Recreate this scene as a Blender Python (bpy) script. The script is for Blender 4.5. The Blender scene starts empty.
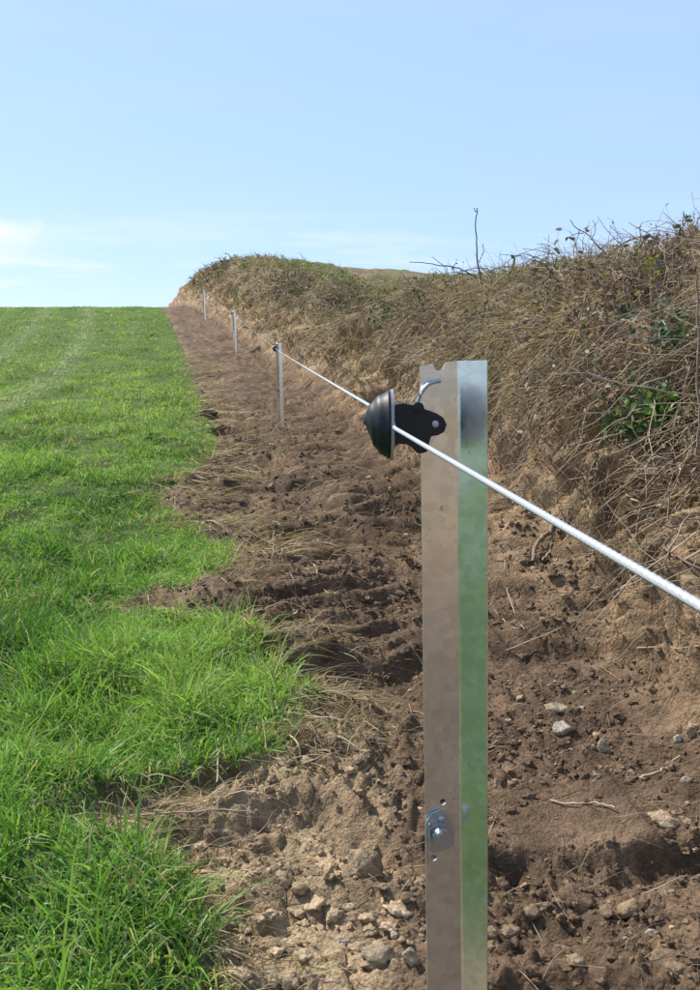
import bpy, math, random
import numpy as np
from mathutils import Vector, Matrix
import mathutils.geometry as mg

random.seed(7)
rng = np.random.default_rng(11)
sc = bpy.context.scene
C = sc.collection

# ------------------------------------------------------------------ camera
CAM_H, PITCH, FPX = 1.10, math.radians(9.0), 850.0
cam = bpy.data.cameras.new('camera')
cam.sensor_fit = 'HORIZONTAL'; cam.sensor_width = 36.0
cam.lens = FPX / 700.0 * 36.0
cam.clip_start = 0.02; cam.clip_end = 3000.0
camo = bpy.data.objects.new('camera', cam); C.objects.link(camo)
camo.location = (0, 0, CAM_H)
camo.rotation_euler = (math.pi / 2 - PITCH, 0, 0)
sc.camera = camo

# ------------------------------------------------------------------ sky and sun
SUN_AZ, SUN_EL = math.radians(-56), math.radians(47)      # azimuth from +Y, negative = left
w = bpy.data.worlds.new('World'); sc.world = w; w.use_nodes = True
nt = w.node_tree; nt.nodes.clear()
N = nt.nodes.new
out = N('ShaderNodeOutputWorld'); bg = N('ShaderNodeBackground')
sky = N('ShaderNodeTexSky'); sky.sky_type = 'NISHITA'; sky.sun_disc = False
sky.sun_elevation = SUN_EL; sky.sun_rotation = SUN_AZ
sky.air_density = 1.0; sky.dust_density = 0.35; sky.ozone_density = 1.2; sky.altitude = 0
tc = N('ShaderNodeTexCoord')
mp = N('ShaderNodeMapping'); mp.inputs['Scale'].default_value = (1.6, 1.6, 13.0)
mp.inputs['Location'].default_value = (0.75, 0.2, 0.45)
nz = N('ShaderNodeTexNoise'); nz.inputs['Scale'].default_value = 1.9
nz.inputs['Detail'].default_value = 7; nz.inputs['Roughness'].default_value = 0.55
cr = N('ShaderNodeValToRGB'); cr.color_ramp.elements[0].position = 0.47; cr.color_ramp.elements[1].position = 0.62
sep = N('ShaderNodeSeparateXYZ')
low = N('ShaderNodeMapRange'); low.inputs['From Min'].default_value = 0.165; low.inputs['From Max'].default_value = 0.085
low.inputs['To Min'].default_value = 0.03; low.inputs['To Max'].default_value = 0.75
mul = N('ShaderNodeMath'); mul.operation = 'MULTIPLY'
mx = N('ShaderNodeMix'); mx.data_type = 'RGBA'
mx.inputs['B'].default_value = (5.0, 5.1, 5.2, 1)
L = nt.links.new
L(tc.outputs['Generated'], mp.inputs['Vector']); L(mp.outputs['Vector'], nz.inputs['Vector'])
L(nz.outputs['Fac'], cr.inputs['Fac']); L(tc.outputs['Generated'], sep.inputs[0])
L(sep.outputs['Z'], low.inputs['Value']); L(cr.outputs['Color'], mul.inputs[0]); L(low.outputs['Result'], mul.inputs[1])
veil = N('ShaderNodeMix'); veil.data_type = 'RGBA'; veil.inputs['Factor'].default_value = 0.74     # thin even high haze
veil.inputs['B'].default_value = (2.35, 3.35, 5.3, 1)
L(sky.outputs['Color'], veil.inputs['A'])
# one small bright cloud low on the left
nv = N('ShaderNodeVectorMath'); nv.operation = 'NORMALIZE'; L(tc.outputs['Generated'], nv.inputs[0])
sb = N('ShaderNodeVectorMath'); sb.operation = 'SUBTRACT'; L(nv.outputs[0], sb.inputs[0])
cd_ = Vector(((3 - 350) / 850, math.cos(PITCH) + (495 - 232) / 850 * math.sin(PITCH), -math.sin(PITCH) + (495 - 232) / 850 * math.cos(PITCH))).normalized()
sb.inputs[1].default_value = cd_
sk = N('ShaderNodeVectorMath'); sk.operation = 'MULTIPLY'; sk.inputs[1].default_value = (16, 16, 52); L(sb.outputs[0], sk.inputs[0])
le = N('ShaderNodeVectorMath'); le.operation = 'LENGTH'; L(sk.outputs[0], le.inputs[0])
n5 = N('ShaderNodeTexNoise'); n5.inputs['Scale'].default_value = 26; n5.inputs['Detail'].default_value = 5; L(nv.outputs[0], n5.inputs['Vector'])
a5 = N('ShaderNodeMath'); a5.operation = 'MULTIPLY_ADD'; L(n5.outputs['Fac'], a5.inputs[0]); a5.inputs[1].default_value = 1.6; L(le.outputs['Value'], a5.inputs[2])
m5 = N('ShaderNodeMapRange'); m5.inputs['From Min'].default_value = 1.75; m5.inputs['From Max'].default_value = 0.85
m5.inputs['To Min'].default_value = 0; m5.inputs['To Max'].default_value = 0.85; L(a5.outputs[0], m5.inputs['Value'])
mxx = N('ShaderNodeMath'); mxx.operation = 'MAXIMUM'; L(mul.outputs[0], mxx.inputs[0]); L(m5.outputs[0], mxx.inputs[1])
L(mxx.outputs[0], mx.inputs['Factor']); L(veil.outputs['Result'], mx.inputs['A'])
L(mx.outputs['Result'], bg.inputs['Color']); L(bg.outputs[0], out.inputs['Surface'])
bg.inputs['Strength'].default_value = 0.095

sd = Vector((math.sin(SUN_AZ) * math.cos(SUN_EL), math.cos(SUN_AZ) * math.cos(SUN_EL), math.sin(SUN_EL)))
sl = bpy.data.lights.new('sun', 'SUN'); sl.energy = 3.2; sl.angle = math.radians(0.55); sl.color = (1.0, 0.95, 0.87)
so = bpy.data.objects.new('sun', sl); C.objects.link(so)
so.rotation_euler = sd.to_track_quat('Z', 'Y').to_euler()
so.location = (-20, 10, 30)

vs = sc.view_settings
vs.view_transform = 'Standard'; vs.look = 'None'; vs.exposure = 1.16; vs.gamma = 1.0; vs.use_curve_mapping = False
sc.cycles.max_bounces = 6; sc.cycles.diffuse_bounces = 3; sc.cycles.glossy_bounces = 4
sc.cycles.transmission_bounces = 4; sc.cycles.transparent_max_bounces = 4
sc.cycles.use_denoising = True

# ------------------------------------------------------------------ pixel helpers (photo pixels, 700 x 990)
CT, ST = math.cos(PITCH), math.sin(PITCH)
def ray(px, py):
    a = (px - 350.0) / FPX; b = (495.0 - py) / FPX
    return np.array([a, CT + b * ST, -ST + b * CT])
def at(px, py, y):
    r = ray(px, py); k = y / r[1]
    return Vector((r[0] * k, y, CAM_H + r[2] * k))

# ------------------------------------------------------------------ numpy noise
def _hash(ix, iy, seed):
    h = (ix.astype(np.int64) * 374761393 + iy.astype(np.int64) * 668265263 + seed * 974634777) & 0xffffffff
    h = ((h ^ (h >> 13)) * 1274126177) & 0xffffffff
    h = ((h ^ (h >> 16)) * 2246822519) & 0xffffffff
    return (h ^ (h >> 15)) & 0xffffffff
def pn(x, y, seed=0):
    x, y = np.broadcast_arrays(np.asarray(x, float), np.asarray(y, float))
    ix = np.floor(x); iy = np.floor(y); fx = x - ix; fy = y - iy
    u = fx * fx * fx * (fx * (fx * 6 - 15) + 10); v = fy * fy * fy * (fy * (fy * 6 - 15) + 10)
    def g(dx, dy):
        a = _hash(ix + dx, iy + dy, seed) * (2 * math.pi / 4294967296.0)
        return np.cos(a) * (fx - dx) + np.sin(a) * (fy - dy)
    n0 = g(0, 0) * (1 - u) + g(1, 0) * u
    n1 = g(0, 1) * (1 - u) + g(1, 1) * u
    return (n0 * (1 - v) + n1 * v) * 1.5
def fbm(x, y, o=3, seed=0):
    s = 0; a = 1.0; f = 1.0
    for i in range(o):
        s = s + a * pn(x * f + 13.7 * i, y * f - 7.1 * i, seed + i); a *= 0.5; f *= 2.03
    return s
def cells(x, y, seed=0):
    x, y = np.broadcast_arrays(np.asarray(x, float), np.asarray(y, float))
    ix = np.floor(x); iy = np.floor(y)
    f1 = np.full(x.shape, 9.0); f2 = np.full(x.shape, 9.0); cid = np.zeros(x.shape)
    for dx in (-1, 0, 1):
        for dy in (-1, 0, 1):
            h1 = _hash(ix + dx, iy + dy, seed); h2 = _hash(ix + dx, iy + dy, seed + 91)
            d = np.hypot(ix + dx + h1 / 4294967296.0 - x, iy + dy + h2 / 4294967296.0 - y)
            nb = d < f1
            f2 = np.where(nb, f1, np.minimum(f2, d)); cid = np.where(nb, h2 / 4294967296.0, cid); f1 = np.where(nb, d, f1)
    return f1, f2, cid
def sstep(a, b, x):
    t = np.clip((np.asarray(x, float) - a) / (b - a), 0, 1); return t * t * (3 - 2 * t)

# ------------------------------------------------------------------ the lie of the land
def smooth_interp(xs, ys):
    xs = np.array(xs, float); ys = np.array(ys, float)
    d = np.diff(ys) / np.diff(xs); m = np.concatenate([[d[0]], (d[:-1] + d[1:]) / 2, [d[-1]]])
    def f(x):
        x = np.asarray(x, float); i = np.clip(np.searchsorted(xs, x) - 1, 0, len(xs) - 2)
        h = xs[i + 1] - xs[i]; t = np.clip((x - xs[i]) / h, 0, 1)
        r = ((1 + 2 * t) * (1 - t) ** 2 * ys[i] + t * (1 - t) ** 2 * h * m[i] + t * t * (3 - 2 * t) * ys[i + 1] + t * t * (t - 1) * h * m[i + 1])
        r = r + np.where(x < xs[0], (x - xs[0]) * m[0], 0) + np.where(x > xs[-1], (x - xs[-1]) * m[-1], 0)
        return r
    return f
P = smooth_interp([-15, -5, 1, 5.5, 10.7, 16.5, 22.3, 31, 44, 60], [1.6, .72, .125, -.31, -.88, -1.75, -3.0, -5.3, -8.9, -13.2])   # fence line
HY = smooth_interp([-20, 0, 5, 10.7, 16.5, 22.3, 31, 44, 55, 80, 140], [-.2, 0.0, .04, .234, .66, 1.29, 2.53, 3.74, 4.0, 3.0, -2.0])  # rise of the hill
HB = smooth_interp([-15, 2, 6, 8, 12, 16, 20, 25, 31, 44, 60], [1.7, 1.72, 1.75, 1.72, 1.78, 1.74, 1.80, 1.94, 2.05, 2.0, 2.0])   # height of the bank
SH = smooth_interp([-15, 2, 5, 10, 16, 22, 31, 44, 60], [.05, 0, .04, .08, -.12, -.32, -.48, -.5, -.5])

_cp = np.array([(.30, 0), (.60, .030), (.84, .105), (1.04, .245), (1.19, .45), (1.29, .70), (1.38, .98), (1.50, 1.26), (1.70, 1.50), (2.02, 1.68), (2.45, 1.75), (3.2, 1.70), (6, 1.45), (60, 1.0), (400, -8)])
_al = .30 + np.concatenate([[0], np.cumsum(np.hypot(*np.diff(_cp, axis=0).T))])
_fu = smooth_interp(_al, _cp[:, 0]); _fz = smooth_interp(_al, _cp[:, 1])

_near_edge_px = [(245, 1010), (215, 950), (200, 905), (185, 880), (105, 866), (88, 838), (170, 806), (262, 778), (316, 738), (322, 715), (296, 676), (262, 648), (225, 632), (135, 620), (130, 606),
                 (205, 590), (245, 562), (215, 535), (178, 515), (165, 498), (212, 470), (222, 440), (206, 410), (195, 380), (184, 350), (173, 325), (163, 309)]
def _unproject(px, py):
    r = ray(px, py); y = 3.0
    ys = np.linspace(.8, 46, 6000); zz = CAM_H + r[2] / r[1] * ys
    k = np.argmax(zz < HY(ys)); y = ys[k]
    if k == 0: y = 46.0
    return r[0] / r[1] * y, y
_e = [_unproject(*p) for p in _near_edge_px]
_ey = np.array([p[1] for p in _e]); _ex = np.array([p[0] for p in _e])
_o = np.argsort(_ey); _ey = _ey[_o]; _ex = _ex[_o]
def EDGE(y):                                            # x of the grass edge
    y = np.asarray(y, float)
    e = np.interp(y, _ey, _ex)
    e = np.where(y < _ey[0], _ex[0] + (P(y) - P(_ey[0])), e)
    e = np.where(y > _ey[-1], _ex[-1] + (P(y) - P(_ey[-1])), e)
    return e + .03 * fbm(y * 4, y * 0, 2, 5) * np.clip(y / 3, .5, 2)

def surf(y, t, fine=1.0):
    """point on the ground or the bank; y along the fence, t across it (arc length)"""
    y, t = np.broadcast_arrays(np.asarray(y, float), np.asarray(t, float))
    hb = HB(y) / 1.75
    u = np.where(t < .30, t, _fu(t)); z = np.where(t < .30, 0, _fz(t)) * hb
    u = u + SH(y) * sstep(.2, .9, t) * (1 - .75 * sstep(1.4, 2.7, t))
    du = np.where(t < .30, 1.0, (_fu(t + .02) - _fu(t - .02)) / .04); dz = np.where(t < .30, 0, (_fz(t + .02) - _fz(t - .02)) / .04)
    ln = np.hypot(du, dz) + 1e-9; nx, nz_ = -dz / ln, du / ln
    x0 = P(y) + u
    onbank = sstep(.7, 1.25, t); topb = sstep(2.1, 3.0, t); bare = 1 - sstep(1.35, 1.9, t)
    grass = sstep(.05, -.12, x0 - EDGE(y)) * (t < .6)
    soil = (1 - grass) * (1 - sstep(1.4, 2.0, t))
    d = .045 * fbm(y * 1.3, t * 1.5, 3, 3) * (1 - .4 * grass) + grass * (.055 + .06 * fbm(y * 2.2, t * 2.4, 2, 9)) * sstep(20, 8, y)
    # big lumps on the bank face, hollows under the overhanging roots
    d = d + onbank * (.20 * fbm(y * .8, t * 1.2, 3, 21) + .12 * fbm(y * 2.4, t * 2.0, 3, 25)) * (1 - .45 * topb)
    d = d + onbank * (1 - topb) * .075 * pn(t * 3.8 + .8 * pn(y * .6, t * .5, 31), y * .45, 32)
    d = d + topb * .13 * fbm(y * .9, t * .7, 3, 29)
    for cy_, ct_, sy_, st_, dp_ in ((3.45, 1.80, .24, .17, .34), (2.75, 1.55, .16, .12, .14), (4.7, 1.95, .3, .15, .22), (6.3, 1.75, .35, .2, .24), (7.6, 2.1, .3, .15, .2), (9.4, 1.8, .5, .2, .26), (12.5, 1.9, .6, .2, .26)):
        d = d - dp_ * np.exp(-((y - cy_) / sy_) ** 2 - ((t - ct_) / st_) ** 2)
    # dragged furrows across the track, curling up the bank
    ys = y + .30 * pn(t * 1.3, y * .55, 41) + .10 * pn(t * 3.1, y * 1.5, 42) + .22 * np.clip(t - .3, 0, 2) ** 2
    soilw = (1 - grass) * (1 - sstep(1.7, 2.4, t))
    fam = soilw * (.55 + .45 * sstep(2.2, 3.0, y)) * (1 + .3 * sstep(2.2, 3, y) * sstep(10, 6, y)) * (1 - .7 * sstep(16, 34, y)) * np.clip(.8 + .8 * pn(y * .5, t * .8, 46), .3, 1.3)
    fr = 1 - 2 * np.abs(pn(ys * 3.1, t * .55, 43)); fr2 = 1 - 2 * np.abs(pn(ys * 8.0, t * 1.0, 44))
    fr3 = 1 - 2 * np.abs(pn(ys * 23.0, t * 3.2, 45))
    d = d + fam * (.105 * (fr - .5) + .060 * (fr2 - .5) + .016 * (fr3 - .5))
    # clods
    if fine > 0:
        cm = soil * np.clip(.75 + .9 * pn(y * 1.7, t * 1.9, 51), .15, 1.4) * (1 - .6 * sstep(2.2, 3.2, y)) * (1 - .35 * sstep(.2, .4, x0) * sstep(1.75, 1.95, y))
        wx = y + .02 * pn(y * 16, t * 16, 52); wt = t + .02 * pn(y * 16, t * 16, 53)
        f1, f2, ci = cells(wx * 11, wt * 11, 54)
        d = d + cm * .055 * (np.clip(.62 - f1, 0, 1)) * (ci > .35) * (.4 + ci)
        f1, f2, ci = cells(wx * 24, wt * 24, 55)
        d = d + cm * .034 * np.clip(.65 - f1, 0, 1) * (ci > .25) * (.5 + ci)
        nf = sstep(9, 4, y) * fine
        f1, f2, ci = cells(y * 55, t * 55, 56)
        d = d + cm * nf * .014 * np.clip(.7 - f1, 0, 1)
        d = d + nf * soil * (.009 * fbm(y * 34, t * 34, 2, 57))
        f1, f2, ci = cells(y * 105, t * 105, 59)
        d = d + sstep(4.5, 3, y) * fine * soil * .007 * np.clip(.7 - f1, 0, 1) * (ci > .3)
        # dry cracked crust in the near left
        cr_ = sstep(2.15, 1.75, y) * sstep(.16, .0, x0) * (1 - grass)
        f1, f2, ci = cells(wx * 13, wt * 11, 58)
        d = d * (1 - .45 * cr_) + cr_ * (.020 * sstep(.02, .13, f2 - f1) * (.35 + .9 * ci) - .012)
        # scraped ledge and the hollow in front of it, near right
        lx = sstep(.27, .36, x0) * sstep(.86, .74, x0)
        yl = 1.735 - .10 * (x0 - .42) + .03 * pn(x0 * 9, y * 2, 61)
        led = lx * sstep(yl - .02, yl + .01, y) * sstep(2.08, 1.95, y)
        d = d * (1 - .7 * led) + .022 * led
        d = d - .065 * lx * np.clip(.6 + 1.1 * pn(x0 * 5, y * 3, 63), .1, 1) * sstep(yl + .02, yl - .012, y) * sstep(yl - .15, yl - .05, y)
    z = z + HY(y)
    # unseen fall of the field to the left, added so the post reflects sky
    z = z - .085 * np.clip(-t - 2.2 - .30 * np.clip(y, 0, 60), 0, 120)
    z = z + grass * .05 * fbm(x0 * .5, y * .5, 2, 71)
    return np.stack([x0 + nx * d, y + 0 * d, z + nz_ * d], -1), soil, grass

# ------------------------------------------------------------------ mesh builders
def mesh_np(name, V, F, col=None, smooth=True):
    """V (n,3), F (m,k) one face size"""
    me = bpy.data.meshes.new(name)
    V = np.ascontiguousarray(V, np.float32); F = np.ascontiguousarray(F, np.int32)
    m, k = F.shape
    me.vertices.add(len(V)); me.vertices.foreach_set('co', V.ravel())
    me.loops.add(m * k); me.loops.foreach_set('vertex_index', F.ravel())
    me.polygons.add(m); me.polygons.foreach_set('loop_start', np.arange(0, m * k, k, dtype=np.int32))
    if smooth: me.polygons.foreach_set('use_smooth', np.ones(m, bool))
    else: me.polygons.foreach_set('use_smooth', np.zeros(m, bool))
    if col is not None:
        a = me.color_attributes.new('Col', 'FLOAT_COLOR', 'POINT')
        c4 = np.ones((len(V), 4), np.float32); c4[:, :3] = col
        a.data.foreach_set('color', c4.ravel())
    me.update(calc_edges=True)
    return me
def link(name, me, mat=None, parent=None, minv=None):
    o = bpy.data.objects.new(name, me); C.objects.link(o)
    if mat is not None and me is not None: me.materials.clear(); me.materials.append(mat)
    if parent is not None:
        o.parent = parent
        if minv is not None: o.matrix_parent_inverse = minv
    return o
def tag(o, label=None, cat=None, group=None, kind=None):
    if label: o['label'] = label
    if cat: o['category'] = cat
    if group: o['group'] = group
    if kind: o['kind'] = kind
    return o
def empty(name, loc=(0, 0, 0)):
    o = bpy.data.objects.new(name, None); o.empty_display_size = .1; C.objects.link(o); o.location = loc; return o

def ribbons(root, dirv, length, width, droop, segs=3, curl=.0, col=None, tipw=.12, side=None, twist=None):
    """flat tapering blades; everything vectorised over n"""
    n = len(root); t = np.linspace(0, 1, segs + 1)
    if side is None:
        rv = rng.normal(size=(n, 3)); side = np.cross(dirv, rv)
    side = side / (np.linalg.norm(side, axis=1, keepdims=True) + 1e-9)
    cv = np.cross(dirv, side)
    ph = rng.uniform(0, 6.28, n); fq = rng.uniform(2.0, 5.0, n)
    V = np.zeros((n, segs + 1, 2, 3))
    for j, tj in enumerate(t):
        c = root + dirv * (length * tj)[:, None]
        c = c + np.array([0, 0, -1.0]) * (droop * length * tj * tj)[:, None]
        c = c + cv * (curl * length * (np.sin(ph + fq * tj) - np.sin(ph)))[:, None]
        wj = width * .5 * (1 - (1 - tipw) * tj ** 1.6)
        V[:, j, 0] = c - side * wj[:, None]; V[:, j, 1] = c + side * wj[:, None]
    base = np.arange(n)[:, None] * (2 * (segs + 1))
    q = np.array([[2 * j, 2 * j + 1, 2 * j + 3, 2 * j + 2] for j in range(segs)])
    F = (base[:, :, None] + q[None]).reshape(-1, 4)
    cc = None
    if col is not None: cc = np.repeat(col, 2 * (segs + 1), axis=0)
    return V.reshape(-1, 3), F, cc
def tubes(Pp, R, sides=4, col=None):
    """Pp (n,k,3) polylines, R (n,k) radii"""
    n, k, _ = Pp.shape
    T = np.gradient(Pp, axis=1); T /= np.linalg.norm(T, axis=2, keepdims=True) + 1e-9
    ref = np.where(np.abs(T[..., 2:3]) > .9, np.array([1.0, 0, 0]), np.array([0, 0, 1.0]))
    A = np.cross(T, ref); A /= np.linalg.norm(A, axis=2, keepdims=True) + 1e-9
    B = np.cross(T, A)
    an = np.arange(sides) * 2 * math.pi / sides
    V = Pp[:, :, None, :] + R[:, :, None, None] * (np.cos(an)[None, None, :, None] * A[:, :, None] + np.sin(an)[None, None, :, None] * B[:, :, None])
    q = []
    for j in range(k - 1):
        for s in range(sides):
            s2 = (s + 1) % sides
            q.append([j * sides + s, j * sides + s2, (j + 1) * sides + s2, (j + 1) * sides + s])
    F = (np.arange(n)[:, None, None] * (k * sides) + np.array(q)[None]).reshape(-1, 4)
    cc = np.repeat(col, k * sides, axis=0) if col is not None else None
    return V.reshape(-1, 3), F, cc
def polytube(name, pts, r0, r1, mat, sides=6, col=None):
    pts = np.array([list(p) for p in pts], float)
    s = np.concatenate([[0], np.cumsum(np.linalg.norm(np.diff(pts, axis=0), axis=1))]); s /= s[-1]
    k = max(6, len(pts) * 4); tt = np.linspace(0, 1, k)
    f = [smooth_interp(s, pts[:, i]) for i in range(3)]
    q = np.stack([g(tt) for g in f], -1)
    wob = np.cumsum(rng.normal(scale=1.0, size=q.shape), axis=0); wob -= wob[0] + (wob[-1] - wob[0]) * tt[:, None]
    q += rng.normal(scale=r0 * .2, size=q.shape) + wob * r0 * .55
    V, F, _ = tubes(q[None], (r0 + (r1 - r0) * tt)[None], sides)
    # end caps by a collapsed ring
    return mesh_np(name, V, F)

# ------------------------------------------------------------------ materials
def newmat(name):
    m = bpy.data.materials.new(name); m.use_nodes = True; m.node_tree.nodes.clear()
    return m, m.node_tree.nodes.new, m.node_tree.links.new
def mat_ground(name, bump=.5, scale=1.0, var=(.55, 1.45), rough=.95):
    m, N, L = newmat(name)
    o = N('ShaderNodeOutputMaterial'); b = N('ShaderNodeBsdfPrincipled')
    at_ = N('ShaderNodeAttribute'); at_.attribute_name = 'Col'
    tc = N('ShaderNodeTexCoord')
    n1 = N('ShaderNodeTexNoise'); n1.inputs['Scale'].default_value = 9 * scale; n1.inputs['Detail'].default_value = 8; n1.inputs['Roughness'].default_value = .65
    n2 = N('ShaderNodeTexNoise'); n2.inputs['Scale'].default_value = 85 * scale; n2.inputs['Detail'].default_value = 5; n2.inputs['Roughness'].default_value = .7
    v = N('ShaderNodeTexVoronoi'); v.inputs['Scale'].default_value = 120 * scale
    for n in (n1, n2, v): L(tc.outputs['Object'], n.inputs['Vector'])
    mr = N('ShaderNodeMapRange'); mr.inputs['From Min'].default_value = .3; mr.inputs['From Max'].default_value = .7
    mr.inputs['To Min'].default_value = var[0]; mr.inputs['To Max'].default_value = var[1]; L(n1.outputs['Fac'], mr.inputs['Value'])
    mr2 = N('ShaderNodeMapRange'); mr2.inputs['From Min'].default_value = .3; mr2.inputs['From Max'].default_value = .72
    mr2.inputs['To Min'].default_value = .65; mr2.inputs['To Max'].default_value = 1.4; L(n2.outputs['Fac'], mr2.inputs['Value'])
    mm = N('ShaderNodeMath'); mm.operation = 'MULTIPLY'; L(mr.outputs[0], mm.inputs[0]); L(mr2.outputs[0], mm.inputs[1])
    vm = N('ShaderNodeVectorMath'); vm.operation = 'SCALE'; L(at_.outputs['Color'], vm.inputs[0]); L(mm.outputs[0], vm.inputs['Scale'])
    L(vm.outputs[0], b.inputs['Base Color'])
    b.inputs['Roughness'].default_value = rough; b.inputs['Specular IOR Level'].default_value = .15
    ad = N('ShaderNodeMath'); ad.operation = 'MULTIPLY_ADD'; L(v.outputs['Distance'], ad.inputs[0]); ad.inputs[1].default_value = -.35; L(n2.outputs['Fac'], ad.inputs[2])
    bp = N('ShaderNodeBump'); bp.inputs['Strength'].default_value = bump; bp.inputs['Distance'].default_value = .016
    L(ad.outputs[0], bp.inputs['Height']); L(bp.outputs[0], b.inputs['Normal']); L(b.outputs[0], o.inputs['Surface'])
    return m
def mat_leafy(name, trans=.4, gloss=.05, rough=.45, sat=1.0):
    m, N, L = newmat(name)
    o = N('ShaderNodeOutputMaterial'); at_ = N('ShaderNodeAttribute'); at_.attribute_name = 'Col'
    d = N('ShaderNodeBsdfDiffuse'); t = N('ShaderNodeBsdfTranslucent'); g = N('ShaderNodeBsdfGlossy'); g.inputs['Roughness'].default_value = rough
    g.inputs['Color'].default_value = (.9, .95, 1, 1)
    m1 = N('ShaderNodeMixShader'); m1.inputs[0].default_value = trans; m2 = N('ShaderNodeMixShader'); m2.inputs[0].default_value = gloss
    tc_ = N('ShaderNodeVectorMath'); tc_.operation = 'MULTIPLY'; tc_.inputs[1].default_value = (1.15, 1.2, .7)
    L(at_.outputs['Color'], d.inputs['Color']); L(at_.outputs['Color'], tc_.inputs[0]); L(tc_.outputs[0], t.inputs['Color'])
    L(d.outputs[0], m1.inputs[1]); L(t.outputs[0], m1.inputs[2]); L(m1.outputs[0], m2.inputs[1]); L(g.outputs[0], m2.inputs[2])
    L(m2.outputs[0], o.inputs['Surface'])
    return m
def mat_plain(name, col, rough=.6, metal=0.0, bump=0.0, bscale=200.0, spec=.4, var=0.0, bdist=.002):
    m, N, L = newmat(name)
    o = N('ShaderNodeOutputMaterial'); b = N('ShaderNodeBsdfPrincipled'); L(b.outputs[0], o.inputs['Surface'])
    b.inputs['Base Color'].default_value = (*col, 1); b.inputs['Roughness'].default_value = rough
    b.inputs['Metallic'].default_value = metal; b.inputs['Specular IOR Level'].default_value = spec
    tc = N('ShaderNodeTexCoord'); n = N('ShaderNodeTexNoise'); n.inputs['Scale'].default_value = bscale; n.inputs['Detail'].default_value = 6
    L(tc.outputs['Object'], n.inputs['Vector'])
    if bump > 0:
        bp = N('ShaderNodeBump'); bp.inputs['Strength'].default_value = bump; bp.inputs['Distance'].default_value = bdist
        L(n.outputs['Fac'], bp.inputs['Height']); L(bp.outputs[0], b.inputs['Normal'])
    if var > 0:
        r = N('ShaderNodeValToRGB')
        r.color_ramp.elements[0].position = .3; r.color_ramp.elements[1].position = .7
        r.color_ramp.elements[0].color = (*[c * (1 - var) for c in col], 1); r.color_ramp.elements[1].color = (*[min(1, c * (1 + var)) for c in col], 1)
        n2 = N('ShaderNodeTexNoise'); n2.inputs['Scale'].default_value = bscale * .35; n2.inputs['Detail'].default_value = 5
        L(tc.outputs['Object'], n2.inputs['Vector']); L(n2.outputs['Fac'], r.inputs['Fac']); L(r.outputs['Color'], b.inputs['Base Color'])
    return m
def mat_galv():
    m, N, L = newmat('galvanised_steel')
    o = N('ShaderNodeOutputMaterial'); b = N('ShaderNodeBsdfPrincipled'); L(b.outputs[0], o.inputs['Surface'])
    tc = N('ShaderNodeTexCoord')
    v = N('ShaderNodeTexVoronoi'); v.inputs['Scale'].default_value = 95; v.feature = 'F1'
    n = N('ShaderNodeTexNoise'); n.inputs['Scale'].default_value = 14; n.inputs['Detail'].default_value = 4
    n3 = N('ShaderNodeTexNoise'); n3.inputs['Scale'].default_value = 160; n3.inputs['Detail'].default_value = 3
    for q in (v, n, n3): L(tc.outputs['Object'], q.inputs['Vector'])
    r = N('ShaderNodeValToRGB'); r.color_ramp.elements[0].color = (.66, .685, .66, 1); r.color_ramp.elements[1].color = (.85, .88, .85, 1)
    L(v.outputs['Color'], r.inputs['Fac'])
    # dried mud specks and dull handling marks
    n4 = N('ShaderNodeTexNoise'); n4.inputs['Scale'].default_value = 75; n4.inputs['Detail'].default_value = 6; n4.inputs['Roughness'].default_value = .7; L(tc.outputs['Object'], n4.inputs['Vector'])
    n6 = N('ShaderNodeTexNoise'); n6.inputs['Scale'].default_value = 6; n6.inputs['Detail'].default_value = 2; L(tc.outputs['Object'], n6.inputs['Vector'])
    m4 = N('ShaderNodeMath'); m4.operation = 'MULTIPLY_ADD'; L(n6.outputs['Fac'], m4.inputs[0]); m4.inputs[1].default_value = .35; L(n4.outputs['Fac'], m4.inputs[2])
    mk = N('ShaderNodeMapRange'); mk.inputs['From Min'].default_value = .80; mk.inputs['From Max'].default_value = .88; L(m4.outputs[0], mk.inputs['Value'])
    mm = N('ShaderNodeMix'); mm.data_type = 'RGBA'; mm.inputs['B'].default_value = (.26, .20, .14, 1)
    L(mk.outputs[0], mm.inputs['Factor']); L(r.outputs['Color'], mm.inputs['A']); L(mm.outputs['Result'], b.inputs['Base Color'])
    mt = N('ShaderNodeMapRange'); mt.inputs['To Min'].default_value = .90; mt.inputs['To Max'].default_value = 0.0; L(mk.outputs[0], mt.inputs['Value']); L(mt.outputs[0], b.inputs['Metallic'])
    mr = N('ShaderNodeMapRange'); mr.inputs['From Min'].default_value = .3; mr.inputs['From Max'].default_value = .7
    mr.inputs['To Min'].default_value = .18; mr.inputs['To Max'].default_value = .30; L(n.outputs['Fac'], mr.inputs['Value']); L(mr.outputs[0], b.inputs['Roughness'])
    bp = N('ShaderNodeBump'); bp.inputs['Strength'].default_value = .12; bp.inputs['Distance'].default_value = .004
    L(n.outputs['Fac'], bp.inputs['Height'])
    bp2 = N('ShaderNodeBump'); bp2.inputs['Strength'].default_value = .05; bp2.inputs['Distance'].default_value = .001
    L(n3.outputs['Fac'], bp2.inputs['Height']); L(bp.outputs[0], bp2.inputs['Normal']); L(bp2.outputs[0], b.inputs['Normal'])
    return m
M_SOIL = mat_ground('churned_soil', bump=1.0, var=(.5, 1.5))
M_BANK = mat_ground('bank_soil', bump=.9, scale=.8)
M_FIELD = mat_ground('field_turf', bump=1.0, scale=.6, var=(.7, 1.3))
M_GRASS = mat_leafy('grass_blades', .45, .018, .5)
M_STRAW = mat_leafy('dead_grass', .22, .012, .5)
M_TWIG = mat_leafy('twig_bark', .0, .01, .6)
M_LEAF = mat_leafy('leaves', .35, .02, .5)
M_CLOD = mat_ground('soil_clods', bump=.5, scale=1.3)
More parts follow.
